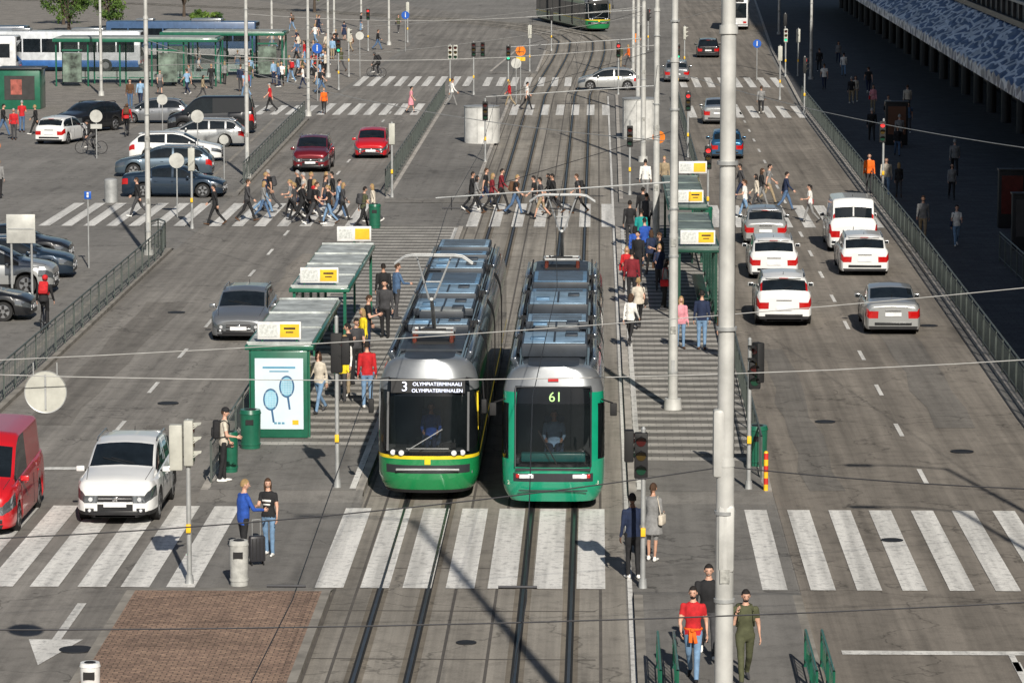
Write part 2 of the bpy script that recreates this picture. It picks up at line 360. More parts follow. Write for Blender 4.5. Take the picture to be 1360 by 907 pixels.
def car(name,kind,col,x,y,rz,z=0.004,rails=False):
    K=KIND[kind];L,W,r=K['L'],K['W'],K['r'];pr=K['prof'];paint=CP[col];b=MB()
    def f0(s):
        s=min(max(s,0),L)
        for (a,za),(c,zc) in zip(pr[:-1],pr[1:]):
            if s<=c: return za+(zc-za)*(s-a)/(c-a)
        return pr[-1][1]
    def prof(s): 
        if s<.1 or s>L-.1: return f0(s)
        return sum(f0(s+d) for d in(-.1,-.05,0,.05,.1))/5
    ss=[0,.012,.03,.06]+[.1+.05*k for k in range(int((L-.2)/.05)+1)]
    ss=[s for s in ss if s<L-.11]+[L-.1,L-.06,L-.03,L-.012,L]
    n=len(ss)-1; rows=[];info=[]
    for s in ss:
        fc=max(0,(.75-s)/.75); rc=max(0,(s-(L-.55))/.55)
        w=W/2*(1-.11*fc**1.6-.14*fc**8-.06*rc**1.6-.07*rc**8)
        zt=prof(s); bl=K['belt'][0]+(K['belt'][1]-K['belt'][0])*s/L; zs=min(zt-.045,bl); g=zt-zs
        a=.2+ (.06 if kind=='suv' else 0)
        for sw in(K['fw'],K['rw']):
            dx=abs(s-sw);RR=r+.06
            if dx<RR: a=max(a,r+math.sqrt(RR*RR-dx*dx))
        a=min(a,zs-.1)
        wr=max(.3,w-.108-(.16 if kind!='van' else .08)*g); ge=min(1,g/.35)
        h=zs-a
        P=[(0,.2),(w-.24,.2),(w-.24,a),(w-.03,a),(w+.005,a+h*.15),(w,a+h*.52),(w-.02,a+h*.86),(w-.07,zs),(w-.10,zs+.012),
           (wr,zt-min(.085,g*.42)),(wr-.065,zt-.022*ge),(wr*.5,zt+.014),(0,zt+.03)]
        rows.append([(p[0],L/2-s,p[1]) for p in P]); info.append((s,g))
    sg0=K['ws'][0]+.32; sg1=K['bw'][0]+.12; mid=(sg0+sg1)/2-.05; pil=[mid, mid+ (sg1-mid)*.62 if kind in('wagon','suv','van') else -9]
    for sgn in(1,-1):
        for i in range(n):
            s=(info[i][0]+info[i+1][0])/2; g=min(info[i][1],info[i+1][1])
            for j in range(12):
                q=[rows[i][j],rows[i][j+1],rows[i+1][j+1],rows[i+1][j]]
                q=[(sgn*p[0],p[1],p[2]) for p in q]
                m=paint
                if j<=2: m=BLK
                elif j==3 and kind=='suv': m=BLK
                elif j==5 and (s<.48): m=HEAD
                elif j==5 and s>L-.3: m=TAIL
                elif j==8 and g>.15 and sg0-.25<s<sg1 and all(abs(s-p)>.045 for p in pil):
                    m=GLASS if not(kind=='van' and s>2.6) else paint
                elif j>=10 and K['ws'][0]<s<K['ws'][1]-.03: m=GLASS
                elif j>=10 and K['bw'][0]+.03<s<K['bw'][1]: m=GLASS
                elif j==9 and K['bw'][0]+.08<s<K['bw'][1] and kind in('suv','van'): m=TAIL
                b.quad(q,m)
    GR=M('grille_black',(.018,.018,.02),.35)
    for end,(row,yo) in enumerate(((rows[0],.0),(rows[-1],.0))):
        fr=[-1,-.58,.58,1] if end==0 else [-1,-.62,.62,1]
        for k in range(2,12):
            (x0,y0,z0),(x1,y1,z1)=row[k],row[k+1]
            for c in range(3):
                q=[(fr[c]*x0,y0,z0),(fr[c+1]*x0,y0,z0),(fr[c+1]*x1,y1,z1),(fr[c]*x1,y1,z1)]
                m=paint
                if end==0:
                    if k==5: m=HEAD if c!=1 else GR
                    if k==4 and c==1: m=GR
                    if k==3: m=GR
                else:
                    if k==5: m=TAIL if c!=1 else paint
                    if k in(3,): m=GR
                b.quad(q,m)
    F=L/2
    r0=rows[0]; zg=r0[6][2]; z5=r0[5][2]
    wf=r0[5][0]
    b.box((0,F+.012,(z5+zg)/2+.02),(wf*1.1,.02,.03),CHROME); b.box((0,F+.014,z5-.0),(wf*1.16,.02,.05),paint,bev=.008)
    b.box((0,F+.02,(z5+zg)/2),(.12,.02,.1),CHROME,bev=.008)
    b.box((0,F+.022,.43 if kind!='suv' else .5),(.52,.02,.115),PLATE); b.box((0,-F-.02,.60 if kind!='sedan' else .68),(.52,.02,.115),PLATE)
    b.box((0,F+.006,.30),(wf*1.5,.03,.10),GR,bev=.01)
    b.box((0,-F-.01,.38),(W*.66,.03,.09),GR,bev=.01); b.box((0,-F-.012,.80 if kind in('sedan','hatch','wagon') else .88),(.5,.02,.03),CHROME)
    zb=prof(K['bw'][0]); 
    if kind in('hatch','wagon','suv'): b.box((0,-F+(L-K['bw'][0])+.03,zb+.05),(W*.62,.22,.03),paint,bev=.01); b.box((0,-F+(L-K['bw'][0])-.085,zb+.045),(.3,.02,.02),TAIL)
    if kind=='van':
        a0=K['bw'][0];a1=K['bw'][1]
        b.tube((0,-F+(L-a0),prof(a0)+.02),(0,-F+(L-a1)-.01,prof(a1)+.02),.035,.035,paint,8); b.box((0,-F-.005,.75),(.02,.02,.55),SEAM)
    for sx in(-1,1):
        ms=K['ws'][0]+.42; zz=K['belt'][0]+.1
        b.box((sx*(W/2+.07),F-ms,zz),(.2,.11,.13),paint,bev=.03); b.box((sx*(W/2+.07),F-ms-.058,zz),(.15,.01,.09),GLASS)
        b.tube((sx*(W/2-.08),F-ms,zz-.04),(sx*(W/2+.04),F-ms,zz-.02),.02,.02,BLK,6)
        b.tube((sx*wf*.80,F-.02,(z5+zg)/2),(sx*wf*.80,F+.014,(z5+zg)/2),.05,.05,LAMP,12)
        b.box((sx*wf*.84,F-.005,.36),(.2,.03,.1),GR,bev=.01); b.sph((sx*wf*.84,F+.008,.36),(.04,.02,.04),LAMP,8,6)
        for sw in(K['fw'],K['rw']):
            yy=F-sw; xo=sx*(W/2-.02)
            b.tube((xo-sx*.21,yy,r),(xo,yy,r),r,r,BLK,22); b.tube((xo,yy,r),(xo+sx*.012,yy,r),r*.70,r*.66,RIM,16)
            for k in range(5):
                t=k*2*math.pi/5; b.box((xo+sx*.014,yy+.42*r*math.sin(t),r+.42*r*math.cos(t)),(.01,.09,.13*r/.3),BLK,rx=-t)
        if rails or kind in('wagon','suv'):
            g0=W/2-.108-.16*.5; y0=F-K['ws'][1]-.25;y1=F-K['bw'][0]+.1
            zr=prof(K['ws'][1]+.3)+.02; b.path([(sx*g0*.93,y0,zr-.06),(sx*g0*.93,y0-.15,zr),(sx*g0*.93,y1+.15,zr-.005),(sx*g0*.93,y1,zr-.07)],.02,RIM if col!='black' else BLK)
        b.path([(sx*W*.36,F-.25,prof(.25)+.01),(sx*W*.40,F-K['ws'][0]+.08,prof(K['ws'][0]-.1)+.012)],.007,SEAM,4)
        b.tube((sx*.1-.2,F-K['ws'][0]-.06,prof(K['ws'][0])+.05),(sx*.1+.35,F-K['ws'][0]-.22,prof(K['ws'][0]+.2)+.05),.008,.008,BLK,4)
        for dxs in(sg0+.05,mid,):
            b.path([(sx*(W/2+.004),F-dxs,.30),(sx*(W/2-.002),F-dxs,K['belt'][0]-.05)],.006,SEAM,4)
            b.box((sx*(W/2+.006),F-dxs-.75,K['belt'][0]-.1),(.02,.16,.025),paint,bev=.005)
    b.tube((0,-F+.9,prof(L-.9)),(0,-F+.82,prof(L-.9)+.12),.012,.006,BLK,5)
    if kind in('suv','wagon','hatch'): b.tube((0,-F+(L-K['bw'][1])+.05,prof(K['bw'][1]-.05)+.04),(.28,-F+(L-K['bw'][1])+.12,prof(K['bw'][1]-.12)+.04),.008,.006,BLK,4)
    return b.obj(name,(x,y,z),rz,40)
def near(kind,Y0): return Y0+KIND[kind]['L']/2
PI=math.pi
car('sport_utility_car','suv','white',-10.95,near('suv',80.9),PI)
car('station_wagon_car','wagon','grey',-11.35,near('wagon',113.4),PI)
car('sport_utility_car','suv','wine',-14.2,near('suv',178.3),PI)
car('hatchback_car','hatch','red',-11.75,near('hatch',187),PI)
car('delivery_van','van','red',-14.0,near('van',79.4),PI)
for k,c,X,Y0 in(('hatch','silver',6.75,143.5),('wagon','white',6.5,131.4),('suv','white',6.16,117.6),('van','white',10.06,141),('wagon','white',9.9,132.6),
    ('sedan','silver',9.56,115.5),('hatch','blue',6.75,187),('sedan','silver',7.15,213),('wagon','grey',5.65,256),('wagon','black',8.9,290)):
    car({'hatch':'hatchback_car','wagon':'station_wagon_car','suv':'sport_utility_car','van':'delivery_van','sedan':'sedan_car'}[k],k,c,X,near(k,Y0),R(-.7))
car('minivan_car','hatch','silver',.75,247.5,PI/2,0.02)
for k,c,X,Y,rz in(('suv','silver',-21.45,127,-PI/2),('wagon','navy',-21.6,132,-PI/2+.04),('sedan','black',-22.4,137,-PI/2),('sedan','black',-21.1,119.4,-PI/2),
  ('sedan','navy',-19.4,165.3,-PI/2-.05),('wagon','bluegrey',-21.2,176.5,PI/2+.03),('wagon','white',-21.7,186,-PI/2),('wagon','silver',-21.5,196,PI/2),
  ('van','black',-22,206,PI/2),('hatch','white',-29.5,198.5,R(-12)),('suv','black',-29.2,207,R(150)),('hatch','grey',-26.3,214,PI/2)):
    car('parked_car',k,c,X,Y,rz)

# ------------------------------------------------------------------ trams
TG=M('tram_green',(.012,.22,.07),.22,coat=.9,var=.06); TG2=M('tram_teal_green',(.006,.27,.15),.22,coat=.9,var=.06)
TY=M('tram_yellow',(.80,.58,.02),.35); TS=M('tram_silver',(.27,.285,.30),.28,.5,.1); TD=M('tram_dark_grey',(.03,.033,.038),.4)
TF=M('tram_roof_fairing',(.06,.075,.095),.22,.3,.2,1.5,coat=.7)
RF=M('roof_bluegrey',(.12,.23,.36),.4,.2,.4,1.2); RF2=M('roof_panel_light',(.24,.36,.48),.35,.2,.4,1.6); RF3=M('roof_dark',(.03,.038,.05),.5,0,.3,2); RF4=M('roof_grey_box',(.30,.32,.32),.5,.2,.3,2)
LEDW=M('led_white',(.75,.8,1.0),.5,emit=.9,var=0); LEDG=M('led_amber',(.35,.62,.2),.5,emit=.4,var=0)
CAB=M('cab_interior_grey',(.10,.11,.115),.6,var=.3); SEATM=M('seat_blue',(.03,.06,.12),.8)
def add_text(parent,txt,size,loc,rot,mat,name):
    cu=bpy.data.curves.new(name,'FONT'); cu.body=txt; cu.size=size; cu.extrude=.004; cu.align_x='CENTER'
    o=bpy.data.objects.new(name,cu); scene.collection.objects.link(o); cu.materials.append(mat)
    o.parent=parent; o.location=loc; o.rotation_euler=rot; return o
def tram(name,style,x,y0,L,rz=0,text=(),joints=(),panto=None,rakeA=.55):
    b=MB(); D=1.0 if style=='a' else .8; nexp=2.7 if style=='a' else 3.6
    def wz(z):
        pts=[(.22,1.02),(.35,1.12),(.6,1.19),(1.0,1.2),(2.4,1.2),(2.8,1.17),(3.05,1.09),(3.22,.96),(3.3,.82),(3.34,.6)]
        for (a,wa),(c,wc) in zip(pts[:-1],pts[1:]):
            if z<=c: return wa+(wc-wa)*max(0,(z-a))/(c-a)
        return pts[-1][1]
    def rake(z):
        t=max(0,(z-1.15)/2.15); r=rakeA*t**1.35; u=max(0,(.9-z)/.7); return r+.16*u*u
    zr=[.22,.3,.42,.52,.6,.7,.8,.9,.97,1.04,1.12,1.22,1.35,1.6,1.9,2.2,2.38,2.5,2.62,2.76,2.9,3.02,3.12,3.2,3.26,3.3,3.34]
    na=16
    def ring(z):
        w=wz(z); pts=[]
        for k in range(na+1):
            a=PI/2*k/na; pts.append((w*math.sin(a)**(2/nexp),D*(1-math.cos(a)**(2/nexp)) if k<na else D))
        side=[]
        yv=D+.35
        while yv<L-D-.2: side.append(yv); yv+=.35
        pts+=[(w,q) for q in side]
        pts+=[(w*math.sin(PI/2*k/na)**(2/nexp),L-D*(1-(math.cos(PI/2*k/na)**(2/nexp) if k<na else 0))) for k in range(na,-1,-1)]
        out=[]
        for (px,py) in pts:
            f=max(0,1-py/1.9); fr=max(0,1-(L-py)/1.9)
            out.append((px,py+rake(z)*f-rake(z)*fr,z))
        return out
    rs=[ring(z) for z in zr]
    def mt(x,y,z):
        front=min(y,L-y)<D*.95+.3; ax=abs(x)
        if any(abs(y-j)<.42 for j in joints) and z>.4: return BLK
        if style=='a':
            if z<.34: return BLK
            if front:
                if .7<z<.9 and ax<1.0: return TD
                if 1.04<z<1.12: return TY
                if z<1.12: return TG
                if 1.22<z<2.5 and ax<1.0 and y<2: return GLASSF
                if z<2.62: return GLASSB
                if z<2.9 and ax<.98: return GLASSB
                return TS
            if z<1.04: return TG
            if z<1.12: return TY
            if z<1.22: return TG
            if z<2.5: return GLASSB if (y%3.5)>.3 else TD
            if z<2.76: return TG
            return TF
        else:
            if z<.34: return TG2
            if front:
                if .7<z<.9 and ax<.93: return TD
                if z<1.04: return TG2
                if ax<.88 and 1.12<z<2.5 and y<2: return GLASSF
                if ax<.88 and z<2.9: return GLASSB
                if 1.22<z<2.5 and ax>1.03: return GLASSF if y<2 else GLASSB
                if z<2.76: return TG2
                return TS
            if z<1.22: return TG2
            if z<2.5: return GLASSB if (y%2.8)>.3 else TG2
            if z<2.76: return TG2
            return TF
    for i in range(len(zr)-1):
        for j in range(len(rs[0])-1):
            q=[rs[i][j],rs[i][j+1],rs[i+1][j+1],rs[i+1][j]]
            c=Vector((0,0,0))
            for p in q:c+=Vector(p)/4
            m=mt(c.x,c.y,(zr[i]+zr[i+1])/2)
            b.quad(q,m); b.quad([(-p[0],p[1],p[2]) for p in q],m)
    top=rs[-1]
    for j in range(len(top)-1):
        p,q=top[j],top[j+1]; b.quad([(0,p[1],3.345),(0,q[1],3.345),q,p],RF3); b.quad([(0,p[1],3.345),(0,q[1],3.345),(-q[0],q[1],q[2]),(-p[0],p[1],p[2])],RF3)
    fy=lambda z:rake(z)
    b.box((0,L/2,.24),(1.7,L-2.5,.3),BLK)
    # driver's cab
    b.box((0,2.75,1.75),(2.2,.06,2.4),CAB); b.box((-.55,2.70,1.75),(.7,.02,1.7),BLK); b.box((.1,1.5,.70),(1.9,2.3,.06),CAB)
    b.box((0,.78,1.10),(1.75,.42,.16),CAB,bev=.04); b.box((.45,.72,1.24),(.4,.2,.16),BLK,bev=.02,rx=R(-20))
    b.box((.0,1.95,1.15),(.46,.46,.1),SEATM,bev=.03); b.box((.0,2.2,1.55),(.46,.1,.75),SEATM,bev=.03); b.tube((0,1.95,.72),(0,1.95,1.1),.06,.06,BLK,8)
    b.box((0,1.05,2.52),(1.9,.9,.05),CAB)
    if style=='a':
        for sx in(-1,1):
            for k,dx in enumerate((.62,.82)):
                yy=D*(1-(1-(dx/1.2)**nexp)**(1/nexp))
                b.tube((sx*dx,yy-.02,1.19),(sx*dx,yy+.1,1.19),.065,.065,LAMP,14); b.tube((sx*dx,yy-.03,1.19),(sx*dx,yy,1.19),.082,.082,TD,14,False)
            b.box((sx*1.16,.95,2.1),(.04,.5,.9),TY if sx>0 else TS)
            b.box((sx*.95,.33,1.9),(.05,.06,1.4),TD,rx=R(-14))
            b.path([(sx*.9,.3,2.95),(sx*1.3,.15,2.9),(sx*1.33,.12,2.45)],.018,BLK,6); b.box((sx*1.33,.1,2.3),(.13,.07,.34),BLK,bev=.025)
        b.box((0,fy(2.78)-.015,2.74),(1.75,.03,.34),BLK,rx=R(-18))
        b.box((0,-.01,1.0),(.14,.02,.16),TY); b.box((0,.0,.8),(1.5,.05,.05),STEEL,bev=.01)
        b.tube((-.45,fy(1.3)-.02,1.27),(.35,fy(1.75)-.02,1.75),.012,.012,STEEL,5); b.tube((-.5,fy(1.3)-.03,1.3),(.5,fy(1.3)-.03,1.3),.01,.01,STEEL,5)
    else:
        for sx in(-1,1):
            b.box((sx*.62,.03,.83),(.34,.09,.1),LAMP,bev=.02); b.box((sx*.82,.1,.83),(.1,.1,.1),TAIL,bev=.02)
            b.tube((sx*1.12,.35,2.6),(sx*1.38,.1,2.55),.02,.02,BLK,5); b.box((sx*1.4,.08,2.4),(.16,.06,.3),BLK,bev=.02)
        b.box((0,fy(3.05)-.01,3.05),(.24,.06,.09),TAIL,rx=R(-15))
        b.tube((.1,fy(1.12)-.02,1.1),(-.35,fy(1.9)-.02,1.9),.014,.014,BLK,5)
        b.box((0,.0,1.0),(1.75,.05,.05),TD); b.box((0,-.005,.5),(1.6,.02,.03),TD)
        b.box((0,.45,1.22),(1.5,.3,.2),M('dash_teal',(.02,.20,.20),.3),bev=.03)
        b.path([(-.88,fy(1.05)-.012,1.06),(-.88,fy(2.9)-.0,2.88),(.88,fy(2.9)-.0,2.88),(.88,fy(1.05)-.012,1.06)],.018,TD,5)
    rnd=random.Random(3 if style=='a' else 5)
    for sx in(-1,1):
        brk=list(joints)+[L-1.2]
        st=1.6
        for j in brk:
            b.box((sx*.93,(st+j-.45)/2,3.30),(.14,(j-.45-st),.2),TF,bev=.03,ry=sx*R(28)); b.tube((sx*.99,st,3.385),(sx*.99,j-.45,3.385),.018,.018,TS,5); st=j+.45
    segs=[]; st=2.0
    for j in list(joints)+[L-1.0]:
        segs.append((st,j-.5)); st=j+.5
    for (a,c) in segs:
        y=a
        while y<c-.7:
            ln=min(rnd.choice([1.1,1.7,2.3,2.9]),c-y); kind=rnd.random()
            if panto is not None and abs(y+ln/2-panto)<1.7: 
                b.box((0,y+ln/2,3.37),(1.5,ln-.06,.05),RF3); y+=ln; continue
            w=1.56 if kind<.75 else 1.15; h=rnd.choice([.2,.26,.32])
            b.box((0,y+ln/2,3.35+h/2),(w,ln-.14,h),RF3,bev=.03)
            b.box((0,y+ln/2,3.35+h+.008),(w-.1,ln-.26,.02),RF if kind<.4 else (RF2 if kind<.85 else RF4),bev=.008)
            for q in range(int((ln-.3)/.3)):
                if kind<.5: b.box((0,y+.3+q*.3,3.35+h+.024),(w*.8,.06,.02),RF3)
            for sx in(-1,1): b.box((sx*(w/2-.02),y+ln/2,3.35+h*.6),(.06,ln*.5,.06),RF4 if kind<.5 else RF3)
            if kind>=.5:
                b.box((0,y+ln/2,3.35+h+.025),(.05,ln*.8,.02),RF3); b.box((-.4,y+ln*.35,3.35+h+.04),(.35,.35,.06),RF,bev=.015); b.box((.4,y+ln*.65,3.35+h+.04),(.3,.5,.05),RF3,bev=.015)
            y+=ln
        b.path([(.86,a,3.45),(.86,c,3.45)],.02,BLK,5); b.path([(-.86,a,3.43),(-.86,c,3.43)],.025,BLK,5)
    for j in joints:
        for q in range(5): b.box((0,j-.32+q*.16,3.36),(1.9,.08,.1),BLK,bev=.01)
    if panto is not None:
        p=panto; z=3.42
        b.box((0,p,z),(1.0,.9,.05),BLK)
        for sx in(-.45,.45):
            for sy in(-.4,.4): b.tube((sx,p+sy,z),(sx,p+sy,z+.22),.06,.045,M('insulator_brown',(.12,.03,.02),.3),8)
        b.path([(-.5,p-.4,z+.25),(.5,p-.4,z+.25),(.5,p+.4,z+.25),(-.5,p+.4,z+.25),(-.5,p-.4,z+.25)],.04,STEEL)
        b.tube((-.3,p,z+.25),(.3,p,z+.25),.06,.06,BLK,8)
        b.tube((0,p+.35,z+.3),(0,p-1.1,z+1.15),.055,.045,STEEL,8)
        for sx in(-1,1): b.tube((sx*.06,p-1.1,z+1.15),(sx*.42,p+.25,z+2.03),.028,.022,STEEL,6)
        b.tube((-.2,p-.5,z+1.5),(.2,p-.5,z+1.5),.02,.02,STEEL,6)
        for dy in(-.15,.2):
            b.path([(-.95,p+.1+dy,z+1.88),(-.7,p+.1+dy,z+2.05),(-.5,p+.1+dy,z+2.08),(.5,p+.1+dy,z+2.08),(.7,p+.1+dy,z+2.05),(.95,p+.1+dy,z+1.88)],.026,STEEL)
        b.tube((-.45,p-.05,z+2.05),(-.45,p+.3,z+2.05),.015,.015,STEEL,5);b.tube((.45,p-.05,z+2.05),(.45,p+.3,z+2.05),.015,.015,STEEL,5)
    o=b.obj(name,(x,y0,.02),rz,38)
    for (t,s,mat,xx,zz) in text:
        add_text(o,t,s,(xx,fy(zz)-(.07 if style=='a' else .03),zz),(R(90-16),0,0),mat,'route_display_text')
    return o
NUM=M('fleet_number',(.7,.72,.6),.5)
t1=tram('tram','a',-3.97,84.0,27.6,joints=(7.2,13.8,20.4),panto=3.4,text=[('3',.32,LEDW,-.55,2.63),('OLYMPIATERMINAALI',.12,LEDW,.22,2.75),('OLYMPIATERMINALEN',.12,LEDW,.22,2.6)])
t2=tram('tram','b',-1.0,82.9,24.4,joints=(5.6,9.4,15.0,18.8),panto=21.2,text=[('61',.32,LEDG,.05,2.56)],rakeA=.42)
add_text(t2,'203',.13,(-.98,.17,.62),(R(90),0,R(-25)),NUM,'fleet_number_text'); add_text(t2,'203',.13,(.98,.17,.62),(R(90),0,R(25)),NUM,'fleet_number_text')
tram('tram','a',.15,337,27.6,R(11),joints=(7.2,13.8,20.4))

# ------------------------------------------------------------------ buses
def bus(name,x,y,rz,main,low,L=12,W=2.5,H=3.0):
    b=MB(); ph=M('bus_'+str(round(main[2]*100)),main,.35,coat=.5); lw=M('buslow_'+str(round(low[2]*100)),low,.35,coat=.5)
    b.box((0,0,1.75),(W,L,2.5),ph,bev=.14); b.box((0,0,.62),(W+.012,L-.3,.55),lw,bev=.05)
    for sx in(-1,1):
        for k in range(8): b.box((sx*(W/2+.002),-L/2+1.1+k*1.4,1.95),(.03,1.3,1.0),GLASS)
        for yy in(-L/2+2.6,L/2-2.7):
            b.tube((sx*(W/2-.28),yy,.48),(sx*(W/2+.015),yy,.48),.48,.48,BLK,20); b.tube((sx*(W/2+.015),yy,.48),(sx*(W/2+.03),yy,.48),.26,.24,RIM,12)
    for sy in(-1,1):
        b.box((0,sy*(L/2+.002),1.85),(W-.3,.03,1.4),GLASS,bev=.01); b.box((0,sy*(L/2+.01),2.78),(W-.8,.03,.26),BLK)
        for sx in(-1,1): b.box((sx*.95,sy*(L/2+.01),.75),(.3,.04,.18),TAIL if sy<0 else LAMP)
        b.box((0,sy*(L/2+.01),.6),(.5,.03,.12),PLATE)
    b.box((0,-2,3.1),(1.6,2.4,.22),TS,bev=.05); b.box((0,3,3.1),(1.2,1.4,.18),TS,bev=.05)
    return b.obj(name,(x,y,0),rz)
bus('city_bus',13.2,347,R(-3),(.70,.71,.72),(.6,.6,.62))
bus('city_bus',-40,270,PI/2,(.60,.63,.66),(.03,.12,.35))
bus('city_bus',-50,279,PI/2,(.04,.07,.12),(.03,.1,.3))
bus('city_bus',-33,288,PI/2-.06,(.05,.10,.2),(.5,.5,.5))
bus('city_bus',-48,262,PI/2,(.62,.63,.64),(.4,.42,.45))

# ------------------------------------------------------------------ shelters
SG=bpy.data.materials.new('shelter_glass'); SG.use_nodes=True
nt=SG.node_tree; bb=nt.nodes['Principled BSDF']; bb.inputs['Base Color'].default_value=(.5,.6,.58,1); bb.inputs['Roughness'].default_value=.05; bb.inputs['Alpha'].default_value=.25
v=coord(nt); f=noise_n(nt,v,2,4); nt.links.new(ramp(nt,f,[(.3,(.3,.4,.38)),(.7,(.45,.55,.52))]),bb.inputs['Base Color'])
ROOFM=M('shelter_roof',(.44,.47,.46),.55,.1,.5,1.6)
POST=M('poster_white',(.62,.72,.78),.4,var=.1,scale=1.2); YEL=M('sign_yellow',(.85,.50,.02),.5); SKYB=M('poster_blue',(.10,.30,.45),.5)
def shelter(x,y0,L,W=1.8,z=.15,H=2.3,open_side=1,poster=True,dark=False):
    b=MB(); rm=ROOFM if not dark else M('shelter_roof_dark',(.15,.19,.18),.6,.1,.45,1.1); DG=DGRN if not dark else M('shelter_frame_dark',(.01,.06,.04),.4)
    b.box((0,L/2,H+.06),(W,L,.12),DG,bev=.02); b.box((0,L/2,H+.14),(W-.16,L-.16,.05),rm)
    n=max(2,round(L/3))
    for k in range(n+1):
        yy=.12+(L-.24)*k/n
        for sx in(-1,1):
            xx=sx*(W/2-.15)
            if sx==open_side and 0<k<n: continue
            b.box((xx,yy,H/2),(.09,.09,H),DG)
        b.box((0,yy,H+.18),(W-.1,.06,.06),rm)
    xb=-open_side*(W/2-.15)
    for k in range(n):
        ya=.2+(L-.24)*k/n; yb=ya+(L-.24)/n-.12
        b.box((xb,(ya+yb)/2,1.25),(.02,yb-ya,1.7),SG); b.box((xb,(ya+yb)/2,2.13),(.05,yb-ya,.05),DG);b.box((xb,(ya+yb)/2,.4),(.05,yb-ya,.06),DG)
    b.box((xb+open_side*.35,L/2,.5),(.4,L*.6,.06),DG,bev=.02)
    for k in range(3): b.box((xb+open_side*.35,L*(.25+.25*k),.25),(.06,.3,.5),DG)
    for yy in((0.02,) if poster else ()):
        b.box((0,yy-.02,H*.5),(1.5,.14,H-.02),DG,bev=.03); b.box((0,yy-.10,H*.5+.02),(1.26,.02,1.86),POST)
        yq=yy-.116
        def disc(cx,cz,rx,rz,m,dy=0,hole=0):
            vs=[(cx+rx*math.cos(t*PI/12),yq-dy,cz+rz*math.sin(t*PI/12)) for t in range(24)]
            b.add(vs,[tuple(range(24))],m)
        for cx,cz in((-.22,1.02),(.2,1.36)):
            disc(cx,cz,.2,.29,M('poster_navy',(.04,.12,.24),.5)); disc(cx,cz,.16,.245,M('poster_lightblue',(.25,.52,.66),.5),.002)
            for q in range(-3,4):
                b.box((cx+q*.042,yq-.004,cz),(.006,.002,.4),POST); b.box((cx,yq-.005,cz+q*.06),(.28,.002,.006),POST)
            b.box((cx+.05,yq-.002,cz-.43),(.05,.004,.34),M('poster_navy',(.04,.12,.24),.5),ry=R(-8))
        for q in range(3): b.box((-.1+.1*q,yq,.40-.0*q),(.07,.004,.05),SKYB)
        b.box((.42,yq,.42),(.16,.004,.12),YEL); b.box((0,yq,1.86),(.85,.004,.05),SKYB); b.box((.0,yq,1.76),(.5,.004,.03),SKYB)
    yy=.15
    b.box((0,yy,H+.50),(1.14,.12,.46),WHITE,bev=.015)
    b.box((-.28,yy-.065,H+.5),(.48,.01,.32),M('timetable_white',(.6,.62,.6),.5,var=.3,scale=14)); b.box((.27,yy-.065,H+.5),(.5,.01,.34),YEL)
    b.box((.27,yy-.072,H+.56),(.3,.006,.05),BLK); b.box((.27,yy-.072,H+.46),(.2,.006,.03),BLK)
    for sx in(-.45,.45): b.tube((sx,yy,H+.1),(sx,yy,H+.28),.025,.025,DG,6)
    return b.obj('tram_stop_shelter',(x,y0,z))
shelter(-8.25,93.0,10.0); shelter(-8.2,106,12.5,poster=False)
shelter(3.3,117.5,12,1.5,dark=True,open_side=-1,poster=False); shelter(3.35,132.5,13,1.5,dark=True,open_side=-1,poster=False)
def signbox(x,y,h,z=.15,w=1.15):
    b=MB(); b.tube((0,0,0),(0,0,h),.04,.04,DGRN,8); b.box((0,-.02,h+.1),(w,.12,.5),WHITE,bev=.02); b.box((w*.24,-.085,h+.1),(w*.42,.01,.36),YEL); b.box((-w*.24,-.085,h+.1),(w*.4,.01,.3),M('timetable_white',(.6,.62,.6),.5))
    return b.obj('tram_stop_sign',(x,y,z))
signbox(-8.1,120,2.55);signbox(3.9,147,2.6)

# ------------------------------------------------------------------ street furniture
def bin_(x,y,mat,r=.24,h=.95,z=.15,name='litter_bin'):
    b=MB(); b.tube((0,0,0),(0,0,h*.9),r*.92,r,mat,20); b.tube((0,0,h*.9),(0,0,h),r*1.06,r*.95,mat,20); b.tube((0,0,h),(0,0,h+.01),r*.6,r*.55,BLK,14)
    b.box((0,-r*.93,h*.7),(.2,.05,.13),BLK); b.tube((0,0,.1),(0,0,.14),r*1.0,r*1.0,mat,20)
    b.obj(name,(x,y,z))
CONC=M('concrete_grey',(.42,.42,.40),.85,var=.25,scale=6)
bin_(-8.85,91.3,DGRN,.27,1.0);bin_(-9.0,87.6,DGRN,.2,1.0);bin_(-7.45,74.1,CONC,.2,.95,.009);bin_(4.0,88.9,DGRN,.26,1.0);bin_(-9.2,149,DGRN,.25,1.0);bin_(4.5,148,DGRN,.25,1.0)
bin_(-9.0,62.9,WHITE,.18,.7,.13)
b=MB()
for k in range(6): b.tube((0,0,k*.15),(0,0,k*.15+.15),.055,.055,M('bollard_red',(.6,.03,.02),.5) if k%2 else YEL,12)
b.sph((0,0,.9),.055,YEL); b.obj('striped_bollard',(4.05,85.2,.15))
